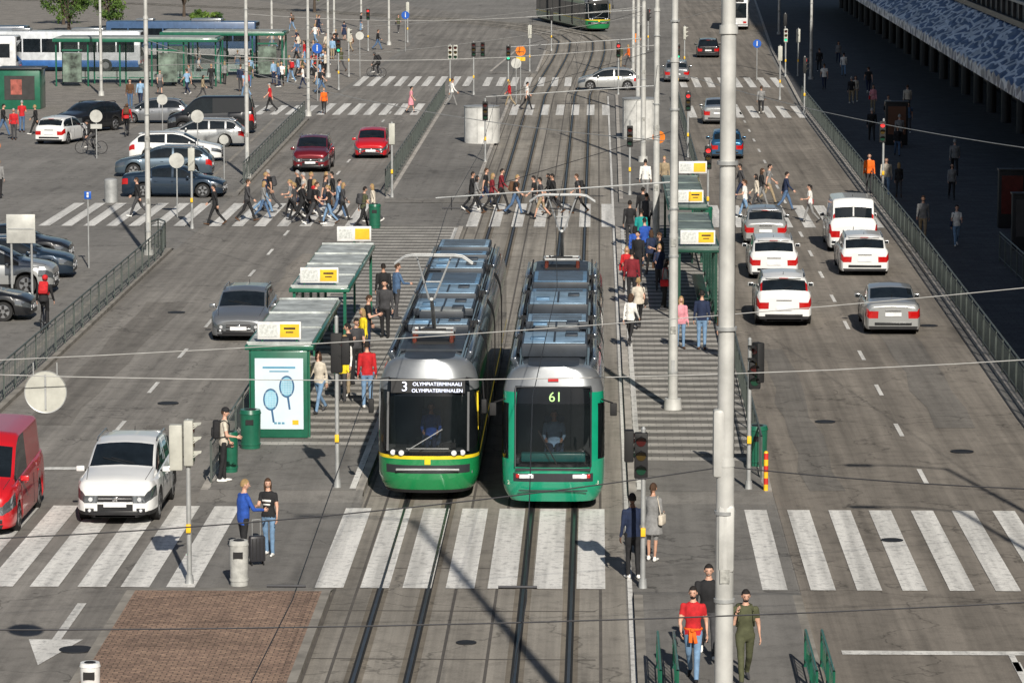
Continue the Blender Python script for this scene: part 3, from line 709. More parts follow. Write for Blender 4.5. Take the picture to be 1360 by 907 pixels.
def pole(name,x,y,h,r0,r1,z=0,arm=None,extra=None):
    b=MB(); n=4
    b.tube((0,0,0),(0,0,.3),r0*1.9,r0*1.7,POLE,14)
    b.tube((0,0,.3),(0,0,h*.33),r0,r0*.92,POLE,14);b.tube((0,0,h*.33),(0,0,h*.66),r0*.85,r0*.78,POLE,14);b.tube((0,0,h*.66),(0,0,h),r0*.7,r1,POLE,14)
    for zz in(h*.33,h*.66): b.tube((0,0,zz-.06),(0,0,zz+.06),r0*.98,r0*.92,POLE,14)
    for zz in(1.0,4.2,5.5,8.2,10.6): b.tube((0,0,zz),(0,0,zz+.05),r0*1.08,r0*1.08,STEEL,14)
    for zz in(2.2,4.6): b.box((0,-r0*.96,zz),(.14,.02,.2),M('sticker_faded',(.3,.3,.28),.6,var=.6,scale=9))
    b.box((0,-r0,1.2),(.1,.03,.35),STEEL)
    b.tube((r0*.9,-.02,.4),(r0*.7,-.02,h*.6),.014,.014,BLK,5)
    if arm:
        b.path([(0,0,h-.1),(arm*.5,0,h+.25),(arm,0,h+.3)],.04,POLE,8); b.box((arm*1.15,0,h+.27),(.7,.25,.14),M('lamp_housing',(.3,.31,.32),.4),bev=.04)
    if extra:
        for (zz,hh,dx,w) in extra: b.box((dx,-.02,zz),(w,.22,hh),POLE,bev=.05)
    return b.obj(name,(x,y,z))
pole('catenary_pole',1.88,52,19,.145,.10,arm=-2,extra=[(6.55,1.0,-.1,.17),(5.15,1.0,.02,.24)])
pole('catenary_pole',2.1,98.3,14.5,.135,.08,.15,arm=2)
pole('catenary_pole',2.35,143,14,.14,.08,.15,arm=2)
pole('catenary_pole',2.35,184,14,.14,.08,.1,arm=2)
pole('catenary_pole',2.5,222,14,.14,.08,.1,arm=2)
pole('catenary_pole',2.6,262,14,.13,.08,.1,arm=2)
for x,y,h in((-17.3,138.5,14),(-16.9,174,14),(-17.6,220,14),(-19.5,262,13),(-17.9,311,13),(-22.5,345,13),(-27,300,12),(-33,240,12),(-17.4,58,13),(-24,330,12),(12.6,63,13),(12.9,69,13),(15.2,258,13),(16.5,330,13)):
    pole('street_lamp_pole',x,y,h,.11,.07,0,arm=1.8 if x<0 else -1.8)
def head(b,x,y,z,face,lit=0,mat=None,n=3):
    hm=mat or BLK; RM=Matrix.Rotation(face,4,'Z'); old=b.T; b.T=Matrix.Translation((x,y,z))@RM
    H=.3*n+.06
    b.box((0,0,0),(.28,.2,H),hm,bev=.03)
    cols=[(.5,.02,.02),(.5,.3,.02),(.02,.4,.2)]
    for k in range(n):
        zz=H/2-.18-k*.3
        on=(k==lit); ck=k if n==3 else k*2
        b.tube((0,-.10,zz),(0,-.115,zz),.1,.1,M('lens_%d_%d'%(ck,int(on)),tuple(c*(1.6 if on else .10) for c in cols[ck]),.3,emit=1.0 if on else 0,var=0),14)
        b.path([(-.11,-.1,zz+.0),(-.09,-.2,zz+.075),(0,-.26,zz+.115),(.09,-.2,zz+.075),(.11,-.1,zz)],.012,hm,4)
        b.quad([(-.11,-.1,zz+.04),(-.09,-.26,zz+.09),(0,-.26,zz+.13),(0,-.1,zz+.12)],hm);b.quad([(.11,-.1,zz+.04),(.09,-.26,zz+.09),(0,-.26,zz+.13),(0,-.1,zz+.12)],hm)
    b.T=old
HG=M('signal_head_lightgrey',(.46,.46,.41),.5)
def tlight(x,y,h,heads,z=0,r=.055):
    b=MB(); b.tube((0,0,0),(0,0,.2),r*1.7,r*1.4,STEEL,12); b.tube((0,0,.2),(0,0,h),r,r*.85,STEEL,12); b.tube((0,0,h),(0,0,h+.05),r,r*.4,STEEL,12)
    for (dx,dz,f,lit,mm,n) in heads:
        head(b,dx,-.0,dz,f,lit,mm,n); b.tube((0,0,dz+.2),(dx,0,dz+.2),.02,.02,BLK,5); b.tube((0,0,dz-.2),(dx,0,dz-.2),.02,.02,BLK,5)
    b.box((0,-r-.03,1.2),(.1,.08,.18),YEL,bev=.01)
    b.obj('traffic_light',(x,y,z))
away=PI
tlight(-8.5,74.2,3.45,[(-.25,2.9,away,-1,HG,3),(.02,3.0,PI/2,-1,HG,3)])
tlight(.98,74.0,3.35,[(-.05,2.8,0,-1,None,3),(-.3,3.0,PI/2,-1,None,2)])
tlight(3.65,85.4,3.6,[(.2,3.05,-R(60),-1,None,3),(.12,2.75,0,-1,None,2)],.15)
tlight(-6.2,85.4,4.1,[(.0,3.25,away,0,None,3),(.22,3.3,-PI/2,0,None,2)],.15)
tlight(-5.7,184,3.2,[(0,2.6,0,-1,None,3)],.1)
tlight(1.5,165,3.4,[(0,2.7,0,-1,None,3)],.1)
tlight(4.6,149.5,3.4,[(0,2.9,0,0,None,3)],.15); tlight(12.9,163,3.6,[(-.05,3.05,0,0,None,3)],.12)
tlight(-9.3,163.5,3.4,[(0,2.9,away,0,HG,3)],.1);tlight(-16.9,150,3.4,[(0,2.9,away,0,HG,3)],.0)
tlight(4.7,187,3.4,[(0,2.9,0,0,None,3)],.1);tlight(-9.6,236,3.5,[(0,3.0,0,-1,HG,3),(.35,3.0,0,-1,HG,3)],.1);tlight(-8.2,240,3.5,[(0,3.0,0,-1,None,3),(.6,3.0,0,-1,None,3)],.1)
for (x,y) in((-5.8,236),(1.4,240),(5.3,238),(11.9,236),(12.7,222),(-18,262),(-17.6,246),(-5,268),(3.3,268),(6.4,266),(13.6,262),(-19,300),(-16.5,315),(-3.8,300),(4.2,300),(-22,275),(14.5,262),(15,290)):
    tlight(x,y,3.5,[(0,3.0,random.choice([0,PI,PI/2]),random.choice([0,-1,2]),random.choice([None,HG]),3)],.05)
BACK=M('sign_back_grey',(.5,.5,.47),.5,.2); BLUE=M('sign_blue',(.01,.09,.42),.4); ORG=M('sign_orange',(.75,.20,.01),.4)
def rsign(x,y,h,r,m,name='traffic_sign',z=0,two=None,square=False):
    b=MB(); b.tube((0,0,0),(0,0,h+r),.03,.03,STEEL,8)
    if square: b.box((0,-.04,h),(r*2,.02,r*2.2),m,bev=.008)
    else:
        b.tube((0,-.035,h),(0,-.05,h),r,r,m,24); b.tube((0,-.05,h),(0,-.053,h),r*.95,r*.95,m,24)
    if m is BLUE: b.box((0,-.06,h-.02),(.07,.01,r*.9),WHITE); b.sph((0,-.06,h+r*.5),.05,WHITE,8,6)
    if two: b.box((0,-.04,h-r-.2),(r*1.8,.02,.24),two)
    b.box((0,-.02,h),(.08,.03,.08),STEEL)
    b.obj(name,(x,y,z))
rsign(-18.1,155,2.45,.33,BACK);rsign(-20.4,184,2.4,.33,BACK);rsign(-26,187,2.2,.33,BACK,two=BACK);rsign(-18.2,235,3.4,.33,BLUE);rsign(-28.8,172,1.8,.28,ORG);rsign(-29.3,165,2.2,.24,BLUE,square=True,two=ORG)
rsign(-19.1,134.8,2.75,.13,BLUE,square=True);rsign(2.9,170,2.4,.3,ORG);rsign(-5.2,232,2.6,.33,BACK);rsign(2.9,268,2.6,.33,ORG);rsign(-5,236,3.2,.33,ORG,two=YEL);rsign(11.4,259,2.6,.3,BLUE);rsign(-24.6,204,2.0,.3,BACK);rsign(-17.4,168,2.4,.22,BACK)
rsign(-17.2,262,3.0,.3,BACK);rsign(-15.9,300,3,.33,BLUE)
b=MB(); b.tube((.35,0,0),(.35,0,3.0),.04,.04,STEEL,8); b.tube((-.35,0,0),(-.35,0,3.0),.04,.04,STEEL,8); b.box((0,-.05,2.55),(1.0,.06,1.0),BACK,bev=.01); b.box((0,-.09,2.55),(.9,.02,.04),STEEL)
b.obj('information_board',(-19.9,124,0))
b=MB(); b.tube((0,0,0),(0,.02,0),.36,.36,M('round_sign_back',(.50,.50,.45),.5,.1),32); b.tube((0,-.006,0),(0,0,0),.36,.345,STEEL,32,False)
for sx in(-.2,.2): b.tube((sx,0,.28),(sx,0,.5),.012,.012,STEEL,5)
b.box((0,-.01,0),(.03,.02,.6),STEEL)
b.obj('hanging_traffic_sign',(-9.25,59.9,6.12))
def vent(x,y,r,h):
    b=MB(); n=28; m=M('vent_panel_white',(.58,.58,.56),.6,var=.2,scale=2); b.tube((0,0,0),(0,0,h),r,r,m,n); b.tube((0,0,h),(0,0,h+.06),r*1.03,r*1.03,STEEL,n)
    for k in range(0,n,4):
        t=2*PI*k/n; b.box(((r+.006)*math.cos(t),(r+.006)*math.sin(t),h*.5),(.02,.02,h*.95),STEEL,rz=t)
    b.obj('ventilation_shaft',(x,y,.12))
vent(-6.3,197,.95,1.95);vent(2.4,200,1.0,2.2)
b=MB(); b.tube((0,0,0),(0,0,1.0),.3,.3,STEEL,16); b.sph((0,0,1.0),(.3,.3,.1),STEEL); b.obj('bollard',(-21.9,162,0))
def wire(b,p0,p1,sag,r,mat,n=14):
    p0=Vector(p0);p1=Vector(p1); pts=[]
    for k in range(n+1):
        t=k/n; p=p0.lerp(p1,t); p.z-=sag*4*t*(1-t); pts.append(p)
    b.path(pts,r,mat,5)
WL=M('wire_light',(.42,.42,.41),.5,.2); WD=M('wire_dark',(.04,.04,.045),.5,.3)
b=MB()
wire(b,(-17.4,58.2,7.0),(12.6,63,6.7),.6,.009,WL); wire(b,(-17.4,58.2,6.6),(12.9,69,7.4),.35,.009,WL)
wire(b,(-17.3,138.5,8),(2.35,143,8),.5,.014,WL); wire(b,(-16.9,174,8),(2.35,184,8),.5,.014,WL);wire(b,(-17.6,220,8),(2.5,222,8),.5,.014,WL)
wire(b,(2.1,98.3,7.5),(-17.3,138.5,8.4),.6,.012,WL)
wire(b,(-17.3,138.5,7.4),(2.35,184,7.6),.5,.013,WL);wire(b,(2.35,143,7.2),(12.9,69,9),.5,.011,WL);wire(b,(2.35,184,7),(15.2,258,8),.5,.014,WL);wire(b,(-16.9,174,7.2),(2.5,222,7.4),.5,.014,WL)
wire(b,(-14,42,5.9),(12,46,5.9),.35,.010,WD);wire(b,(-14,47,5.9),(1.88,52,6.2),.35,.010,WD);wire(b,(1.88,52,6.2),(14,49,6.6),.3,.010,WD)
b.obj('span_wires',norm=False)
b=MB()
for tc,y1 in((-3.97,245),(-1.0,245)):
    ys=[10,30,45,63,80,98,120,143,165,184,205,222,245]
    for k,(a,c) in enumerate(zip(ys[:-1],ys[1:])):
        o0=.12*(-1)**k;o1=-o0
        b.path([(tc+o0,a,5.62),(tc+o1,c,5.62)],.008,WD,4)
    for y in(45.5,98,143,184,222): b.tube((tc-.25,y,5.7),(tc+.25,y,5.7),.02,.02,WD,6)
b.obj('tram_contact_wires',norm=False)
b=MB()
for y,x in((98.3,2.1),(143,2.35),(184,2.35),(222,2.5)):
    b.tube((x,y,6.4),(-4.4,y,5.95),.025,.018,STEEL,6); b.tube((x,y,7.8),(-3.6,y,6.05),.009,.009,WD,4)
    for tc in(-3.97,-1.0): b.tube((tc,y,6.0),(tc,y,5.62),.015,.015,WD,5)
b.obj('catenary_brackets')

# ------------------------------------------------------------------ building right
def building():
    b=MB()
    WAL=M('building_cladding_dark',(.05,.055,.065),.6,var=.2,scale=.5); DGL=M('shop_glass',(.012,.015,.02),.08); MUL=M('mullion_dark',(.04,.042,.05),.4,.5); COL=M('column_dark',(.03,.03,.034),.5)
    m,nt,N,L,pb=newmat('patterned_metal_canopy'); v=coord(nt,(1.9,.62,1))
    w=N.new('ShaderNodeTexVoronoi'); w.feature='DISTANCE_TO_EDGE'; w.inputs['Scale'].default_value=1.0; L.new(v,w.inputs['Vector'])
    col=ramp(nt,w.outputs['Distance'],[(.07,(.80,.84,.92)),(.13,(.05,.10,.24))]); nz=noise_n(nt,coord(nt,(1,.3,1)),1.2,4)
    col=mixc(nt,col,ramp(nt,nz,[(.35,G(.55)),(.6,G(1.0))]),1.0,'MULTIPLY')
    L.new(col,pb.inputs['Base Color']); pb.inputs['Roughness'].default_value=.4
    bump(nt,pb,w.outputs['Distance'],.6,.2)
    n0,n1=30,400; W0=21
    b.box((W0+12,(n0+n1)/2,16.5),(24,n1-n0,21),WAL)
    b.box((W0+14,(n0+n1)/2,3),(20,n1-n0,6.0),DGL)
    for fl in range(4):
        z=9.2+fl*4.6
        b.box((W0-.01,(n0+n1)/2,z+.3),(.1,n1-n0-1,2.7),DGL)
        b.box((W0-.12,(n0+n1)/2,z-1.25),(.3,n1-n0-.5,.16),STEEL)
        b.tube((W0-.9,n0,z-1.0),(W0-.9,n1,z-1.0),.03,.03,STEEL,5)
    y=n0+1.5
    while y<n1:
        b.box((W0-.09,y,16.4),(.16,.12,19),MUL); y+=3
    y=n0+4
    while y<n1-3:
        b.tube((W0+1.6,y,0),(W0+1.6,y,6),.3,.3,COL,16); y+=9
    y=n0+2; rnd=random.Random(4)
    while y<n1-3:
        b.box((W0+3.95,y,1.6),(.1,2.4,2.6),M('shop_display',(.10,.06,.04),.5,var=.6,scale=1.5) if rnd.random()<.5 else MUL); b.box((W0+3.93,y,3.5),(.12,2.8,.5),M('shop_sign_red',(.35,.02,.02),.4) if rnd.random()<.3 else MUL); y+=4
    x0,x1=W0-3.0,W0-.2
    y=n0; k=0
    while y<n1:
        za=.0 if k%2 else .22; zb=.22 if k%2 else .0
        b.quad([(x0,y,5.0+za),(x0,y+1.2,5.0+zb),(x1,y+1.2,6.5+zb),(x1,y,6.5+za)],m)
        b.quad([(x0,y,5.0+za),(x0,y+1.2,5.0+zb),(x0-.02,y+1.2,4.6),(x0-.02,y,4.6)],m)
        y+=1.2;k+=1
    b.quad([(x0,n0,4.6),(x0,n1,4.6),(x1+.2,n1,4.6),(x1+.2,n0,4.6)],MUL)
    b.box((x1+.0,(n0+n1)/2,6.85),(.3,n1-n0,.3),MUL)
    return b.obj('department_store_building',(-1.3,0,.1),R(-.75),0)
building()
def kiosk(x,y,w,h,m):
    b=MB(); b.box((0,0,h/2),(w,.5,h),BLK,bev=.04); b.box((0,-.27,h*.58),(w*.8,.02,h*.66),m); b.box((0,0,h+.03),(w*1.05,.6,.06),TD); b.obj('advertising_pillar',(x,y,.12))
kiosk(17.2,150,1.1,2.4,M('ad_dark_red',(.10,.015,.012),.3,var=.5));kiosk(16.9,141,1.4,2.2,M('ad_dark_grey',(.05,.05,.055),.3));kiosk(16.2,196,1.2,2.3,M('ad_brown',(.12,.05,.03),.3))
kiosk(14.8,118,1.3,2.0,M('ad_dark_grey',(.05,.05,.055),.3))
fence('stair_railing',[(15.3,118),(15.3,137)],1.1,.12,.3)

# ------------------------------------------------------------------ terminal shelter, kiosk, trees
def terminal(x,y,L,name='bus_terminal_shelter'):
    b=MB(); b.box((0,0,3.2),(L,4,.25),DGRN,bev=.05); b.box((0,0,3.36),(L-.4,3.6,.08),M('terminal_roof',(.28,.31,.30),.6,var=.3))
    n=int(L/2)
    for k in range(n+1):
        xx=-L/2+.2+(L-.4)*k/n
        for yy in(-1.6,1.6): b.tube((xx,yy,0),(xx,yy,3.1),.06,.06,DGRN,8)
    for k in range(n):
        xx=-L/2+.2+(L-.4)*(k+.5)/n
        b.box((xx,1.5,1.5),((L/n)-.2,.03,2.4),SG)
        if k%3==0: b.box((xx,-1.5,1.3),(1.3,.15,2.0),M('ad_posters',(.12,.16,.13),.5,var=.9,scale=1.6)); b.box((xx,-1.5,2.5),(1.4,.2,.12),DGRN)
        b.box((xx,.4,.5),(1.5,.4,.06),DGRN)
    b.obj(name,(x,y,0))
terminal(-32,252,11.5);terminal(-27,262,9)
b=MB(); b.box((0,0,1.25),(2.6,2.2,2.5),DGRN,bev=.06); b.box((0,0,2.55),(2.9,2.5,.12),TD,bev=.03); b.box((0,-1.12,1.35),(1.9,.03,1.5),M('kiosk_window',(.05,.05,.05),.2)); b.box((-.2,-1.14,1.4),(.7,.02,.95),M('kiosk_poster',(.3,.08,.06),.5,var=.6)); b.obj('kiosk',(-36.2,227,0))
LEAF=[M('leaf_%d'%k,c,.7,var=.3,scale=4) for k,c in enumerate(((.07,.13,.02),(.12,.20,.03),(.03,.07,.015)))]
BARK=M('bark',(.08,.06,.045),.9)
def tree(x,y,h,cr,seed,name='tree',trunk=.35):
    r=random.Random(seed); b=MB(); th=h*trunk
    b.tube((0,0,0),(0,0,th),.18,.13,BARK,8)
    for k in range(9):
        a=k*2.4; e=r.uniform(.4,1.0); p=Vector((math.cos(a)*cr*.6*e,math.sin(a)*cr*.6*e,th+(h-th)*r.uniform(.35,.85))); b.tube((0,0,th*.9),p,.08,.03,BARK,6)
    b.tube((0,0,th),(0,0,h*.85),.12,.04,BARK,6)
    cl=[]
    for k in range(55):
        d=Vector((r.gauss(0,1),r.gauss(0,1),r.gauss(0,1))).normalized()*(r.random()**.4)
        cl.append(Vector((d.x*cr,d.y*cr,th+(h-th)*.52+d.z*(h-th)*.5)))
    for c in cl:
        lm=LEAF[0 if r.random()<.5 else r.choice([1,2])]; rad=r.uniform(.35,.7)*cr/2.6
        for q in range(80):
            p=c+Vector((r.gauss(0,.5),r.gauss(0,.5),r.gauss(0,.4)))*rad
            u=Vector((r.gauss(0,1),r.gauss(0,1),r.gauss(0,1))).normalized(); w=u.orthogonal().normalized(); s=r.uniform(.07,.15)
            b.quad([p-u*s,p-w*s*.6,p+u*s,p+w*s*.6],lm)
    b.obj(name,(x,y,0),ang=0,norm=False)
tree(-49,335,5.6,2.5,1,trunk=.16);tree(-46.2,342,5,2.1,2,trunk=.16);tree(-42.5,372,5.5,1.7,3,trunk=.2);tree(-52,352,6,2.5,6,trunk=.16)
tree(-34.2,322,2.4,1.0,4,'shrub',.1);tree(-36.5,330,2.2,1.0,8,'shrub',.1);tree(-30,384,6,2.2,9,trunk=.2)

# ------------------------------------------------------------------ people
def person_mesh(o):
    fem=o.get('f',0); prims=[]; lean=R(o.get('lean',2)); piv=Vector((0,0,.94))
    RL=Matrix.Rotation(-lean,3,'X')
    U=lambda p:RL@(Vector(p)-piv)+piv
    dr=lambda a:Vector((0,math.sin(a),-math.cos(a)))
    hip=.092
    slim=.92 if fem else 1.0
    for s,(a,k,fp) in((-1,o['L']),(1,o['R'])):
        a,k,fp=R(a),R(k),R(fp)
        h=Vector((s*hip,0,.91)); kn=h+dr(a)*.43; an=kn+dr(a-k)*.41
        lt='skin' if o.get('legs') in('shorts','skirt') else 'bottom'
        sk=lt=='skin'
        prims.append((h,kn,.092*slim,(.056 if sk else .064)*slim,'bottom'))
        prims.append((kn,an,(.052 if sk else .062)*slim,(.034 if sk else .05)*slim,lt))
        fd=Vector((s*.12,math.cos(fp),-math.sin(fp))).normalized(); up=Vector((0,math.sin(fp),math.cos(fp)))
        heel=an-fd*.04-up*.055; toe=an+fd*.17-up*.062
        prims.append((heel,an,.04,.036,'shoe')); prims.append((heel,toe,.042,.032,'shoe'))
    sh=.165 if fem else .19
    H_={}
    for s,(a,e,ab) in((-1,o['AL']),(1,o['AR'])):
        a,e,ab=R(a),R(e),R(ab)
        p=Vector((s*sh,0,1.405)); d=Vector((s*math.sin(ab),math.sin(a)*math.cos(ab),-math.cos(a)*math.cos(ab)))
        el=p+d*.29; d2=Vector((-s*math.sin(ab+.1)*(.6 if e>.6 else -.5),math.sin(a+e),-math.cos(a+e))).normalized(); wr=el+d2*.25
        p,el,wr=U(p),U(el),U(wr)
        ls=o.get('sleeve','long')=='long'
        prims.append((p,el,.056*slim,.045*slim,'top' if ls else 'sleeve')); prims.append((el,wr,(.044 if ls else .038)*slim,(.036 if ls else .025)*slim,'top' if ls else 'skin'))
        H_[s]=(wr,(wr-el).normalized())
    bm=bmesh.new()
    def ico(c,r):
        bmesh.ops.create_icosphere(bm,subdivisions=2,radius=r,matrix=Matrix.Translation(c))
    for (p0,p1,r0,r1,t) in prims:
        d=p1-p0; q=d.to_track_quat('Z','Y').to_matrix().to_4x4()
        bmesh.ops.create_cone(bm,cap_ends=True,segments=12,radius1=r0,radius2=r1,depth=d.length,matrix=Matrix.Translation((p0+p1)/2)@q)
        ico(p0,r0);ico(p1,r1)
    W=(1.0 if not fem else .92)
    bulk=o.get('bulk',1)
    rings=[(.80,.10,.08),(.86,.155,.105),(.93,.168*(1.06 if fem else 1),.118),(1.02,.155*(.95 if fem else 1)*bulk,.112*bulk),(1.10,.145*(.88 if fem else 1)*bulk,.108*bulk),(1.22,.162*W*bulk,.118*bulk),(1.32,.178*W*bulk,.122*bulk),(1.40,.182*W,.108),(1.445,.15*W,.09),(1.475,.085,.07),(1.50,.05,.052)]
    prev=None; n=20
    for (z,a,c) in rings:
        cur=[bm.verts.new(U((a*math.cos(2*PI*k/n),c*math.sin(2*PI*k/n),z))) for k in range(n)]
        if prev:
            for k in range(n): bm.faces.new((prev[k],prev[(k+1)%n],cur[(k+1)%n],cur[k]))
        else: bm.faces.new(cur[::-1])
        prev=cur
    bm.faces.new(prev)
    nb,nt_=U((0,.0,1.46)),U((0,.02,1.57))
    bmesh.ops.create_cone(bm,cap_ends=True,segments=12,radius1=.056,radius2=.05,depth=(nt_-nb).length,matrix=Matrix.Translation((nb+nt_)/2))
    if o.get('legs')=='skirt':
        z0,z1,r1=1.0,o.get('skz',.5),.24
        prv=None
        for k in range(9):
            z=z0+(z1-z0)*k/8; rr=.15+(r1-.15)*(k/8)**.7
            cur=[bm.verts.new((rr*math.cos(2*PI*j/n)*(1+.04*math.sin(j*2.5)),rr*.85*math.sin(2*PI*j/n),z)) for j in range(n)]
            if prv:
                for j in range(n): bm.faces.new((prv[j],prv[(j+1)%n],cur[(j+1)%n],cur[j]))
            else: bm.faces.new(cur)
            prv=cur
        bm.faces.new(prv[::-1])
    bmesh.ops.recalc_face_normals(bm,faces=bm.faces)
    me=bpy.data.meshes.new('tmp'); bm.to_mesh(me); bm.free()
    ob=bpy.data.objects.new('tmp',me); scene.collection.objects.link(ob)
    r=ob.modifiers.new('r','REMESH'); r.mode='VOXEL'; r.voxel_size=.021
    sm=ob.modifiers.new('s','SMOOTH'); sm.factor=.5; sm.iterations=3
    dg=bpy.context.evaluated_depsgraph_get(); dg.update()
    me2=bpy.data.meshes.new_from_object(ob.evaluated_get(dg)); bpy.data.objects.remove(ob)
    nv=len(me2.vertices); co=np.zeros(nv*3); me2.vertices.foreach_get('co',co); co=co.reshape(-1,3)
    fs=[list(p.vertices) for p in me2.polygons]; cen=np.array([co[f].mean(0) for f in fs])
    best=np.full(len(fs),9.0); tag=np.zeros(len(fs),int); T=['top','bottom','skin','hair','shoe','bag']
    def seg(p0,p1,r0,r1):
        p0=np.array(p0);d=np.array(p1)-p0; t=np.clip(((cen-p0)@d)/(d@d),0,1); q=p0+t[:,None]*d
        return np.linalg.norm(cen-q,axis=1)-(r0+(r1-r0)*t), t
    for (p0,p1,r0,r1,t) in prims:
        dd,tt=seg(p0,p1,r0,r1); ok=dd<best; best=np.where(ok,dd,best)
        if t=='sleeve': val=np.where(tt<.6,0,2)
        else: val=np.full(len(fs),T.index(t))
        tag=np.where(ok,val,tag)
    hem=o.get('hem',.88)
    p0=U((0,0,hem));p1=U((0,0,1.38)); dd,tt=seg(p0,p1,.155,.15); ok=(dd<best+.015)&(cen[:,2]>hem-.03)&(np.abs(cen[:,0])<.185); tag=np.where(ok&(cen[:,2]>hem),0,tag)
    low=(cen[:,2]<=hem)&(cen[:,2]>.70)&(tag==0)&(np.abs(cen[:,0])<.17)&(best>0.0)
    tag=np.where(low,1,tag)
    if o.get('legs')=='skirt':
        rad=np.hypot(cen[:,0],cen[:,1]/.85); tag=np.where((cen[:,2]<1.02)&(cen[:,2]>o.get('skz',.5)-.02)&(np.abs(cen[:,0])<.3)&(rad>.1)&(best>.01),1,tag)
    dd,tt=seg(U((0,0,1.49)),U((0,.02,1.6)),.05,.05); tag=np.where((dd<.02)&(cen[:,2]>1.475),2,tag)
    for i in range(nv):
        p=Vector(co[i]); k=noise.noise(Vector((p.x*11,p.y*11,p.z*7)))*.010
        d=Vector((p.x,p.y,0))
        if d.length>.01: co[i]+=np.array(d.normalized()*k)
    b=MB(); keys=['top','bottom','skin','hair','shoe','bag']; b.mats=list(keys)
    b.v=[tuple(c) for c in co]; b.f=fs; b.m=[int(t) for t in tag]
    bpy.data.meshes.remove(me2)
    hc=U((0,.025,1.655)); turn=Matrix.Rotation(R(o.get('turn',0)),4,'Z')@Matrix.Rotation(-R(o.get('nod',4)),4,'X'); b.T=Matrix.Translation(hc)@turn
    vs=[];fq=[];sg,rg=18,14
    for i in range(rg+1):
        t=PI*i/rg
        for j in range(sg):
            a=2*PI*j/sg; x=.074*math.sin(t)*math.cos(a); y=.092*math.sin(t)*math.sin(a); z=.115*math.cos(t)
            if z<0: x*=1+z*2.6; y=y*(1+z*1.2) if y<0 else y*(1+z*.5)
            vs.append((x,y,z))
    for i in range(rg):
        for j in range(sg): fq.append((i*sg+j,i*sg+(j+1)%sg,(i+1)*sg+(j+1)%sg,(i+1)*sg+j))
    b.add(vs,fq,'skin')
    for s in(-1,1):
        b.sph((s*.03,.078,.005),(.011,.008,.006),'hair',8,6); b.box((s*.03,.086,.022),(.03,.006,.006),'hair'); b.sph((s*.075,-.005,-.005),(.012,.022,.032),'skin',8,6)
    b.tube((0,.088,-.005),(0,.107,-.035),.008,.014,'skin',6)
    b.box((0,.085,-.060),(.042,.008,.005),'shoe')
    hv=[];hf=[]
    for i in range(9):
        t=PI*.60*i/8
        for j in range(18):
            a=2*PI*j/18; back=-math.sin(a); tt=t*(1.0 if back>0.1 else (.56 if back<-.35 else .82))
            hv.append((.083*math.sin(tt)*math.cos(a),-.006+.100*math.sin(tt)*math.sin(a),.002+.128*math.cos(tt)))
    for i in range(8):
        for j in range(18): hf.append((i*18+j,i*18+(j+1)%18,(i+1)*18+(j+1)%18,(i+1)*18+j))
    b.add(hv,hf,'hair')
    hs=o.get('hair','short')
    if hs=='long':
        b.sph((0,-.05,-.08),(.088,.055,.16),'hair',12,10); b.sph((.065,0,-.06),(.025,.05,.12),'hair',8,8); b.sph((-.065,0,-.06),(.025,.05,.12),'hair',8,8)
    if hs=='bun': b.sph((0,-.10,.05),.038,'hair',8,6)
    if hs=='pony': b.sph((0,-.12,-.03),(.025,.03,.11),'hair',8,8)
    if hs=='cap': b.sph((0,0,.05),(.088,.103,.085),'bag',14,8); b.box((0,.12,.055),(.12,.09,.012),'bag',bev=.005)
    if hs=='helmet': b.sph((0,-.01,.06),(.1,.125,.1),'bag',14,8)
    if o.get('beard'): b.sph((0,.03,-.08),(.050,.046,.034),'hair',10,8)
    b.T=None
    for s in(-1,1):
        wr,d=H_[s]
        n=Vector((-s,0,0)); n=(n-d*n.dot(d)).normalized(); w=d.cross(n).normalized()
        if w.y<0: w=-w
        P=lambda a,c,e:wr+d*a+w*c+n*e
        RM=Matrix((w,n,d)).transposed()
        b.sph(P(.05,0,0),(.04,.017,.055),'skin',8,6,rot=RM)
        for k,(off,ln) in enumerate(((.03,.066),(.011,.078),(-.01,.072),(-.03,.056))):
            p0=P(.085,off,0);p1=P(.085+ln*.5,off*1.08,.012);p2=P(.085+ln*.9,off*1.1,.036); b.tube(p0,p1,.009,.0085,'skin',5); b.tube(p1,p2,.0085,.007,'skin',5)
        b.tube(P(.03,.03,0),P(.065,.058,.012),.011,.0095,'skin',5); b.tube(P(.065,.058,.012),P(.095,.06,.026),.0095,.007,'skin',5)
    bag=o.get('bag')
    if bag=='backpack':
        c=U((0,-.19,1.24)); b.box(c,(.30,.17,.44),'bag',bev=.05,rx=-lean); b.box(U((0,-.285,1.17)),(.22,.05,.22),'bag',bev=.02,rx=-lean)
        for s in(-1,1): b.path([U((s*.1,-.12,1.43)),U((s*.11,0,1.475)),U((s*.12,.125,1.38)),U((s*.14,.12,1.2)),U((s*.16,0,1.08)),U((s*.12,-.12,1.06))],.017,'bag',6)
    if bag=='shoulder':
        b.box((.23,-.02,.95),(.1,.28,.24),'bag',bev=.03); b.path([(.23,-.1,1.06),U((.13,-.07,1.46)),U((.10,.05,1.47)),(.23,.08,1.06)],.011,'bag',5)
    if o.get('tied'):
        b.sph((0,-.015,.98),(.185,.14,.055),'bag',14,8); b.box((0,-.135,.82),(.30,.05,.30),'bag',bev=.02); b.box((.03,.14,.86),(.07,.03,.24),'bag',rx=R(8),bev=.01); b.box((-.05,.14,.84),(.07,.03,.22),'bag',rx=R(5),ry=R(12),bev=.01); b.sph((0,.14,.97),(.05,.035,.04),'bag',8,6)
    if o.get('print'): b.box(U((0,.125,1.27)),(.2,.012,.05),'shoe'); b.box(U((0,.122,1.18)),(.16,.012,.04),'shoe')
    mz=min(v[2] for v in b.v)
    me=bpy.data.meshes.new('person_body'); me.from_pydata([(v[0],v[1],v[2]-mz) for v in b.v],[],b.f)
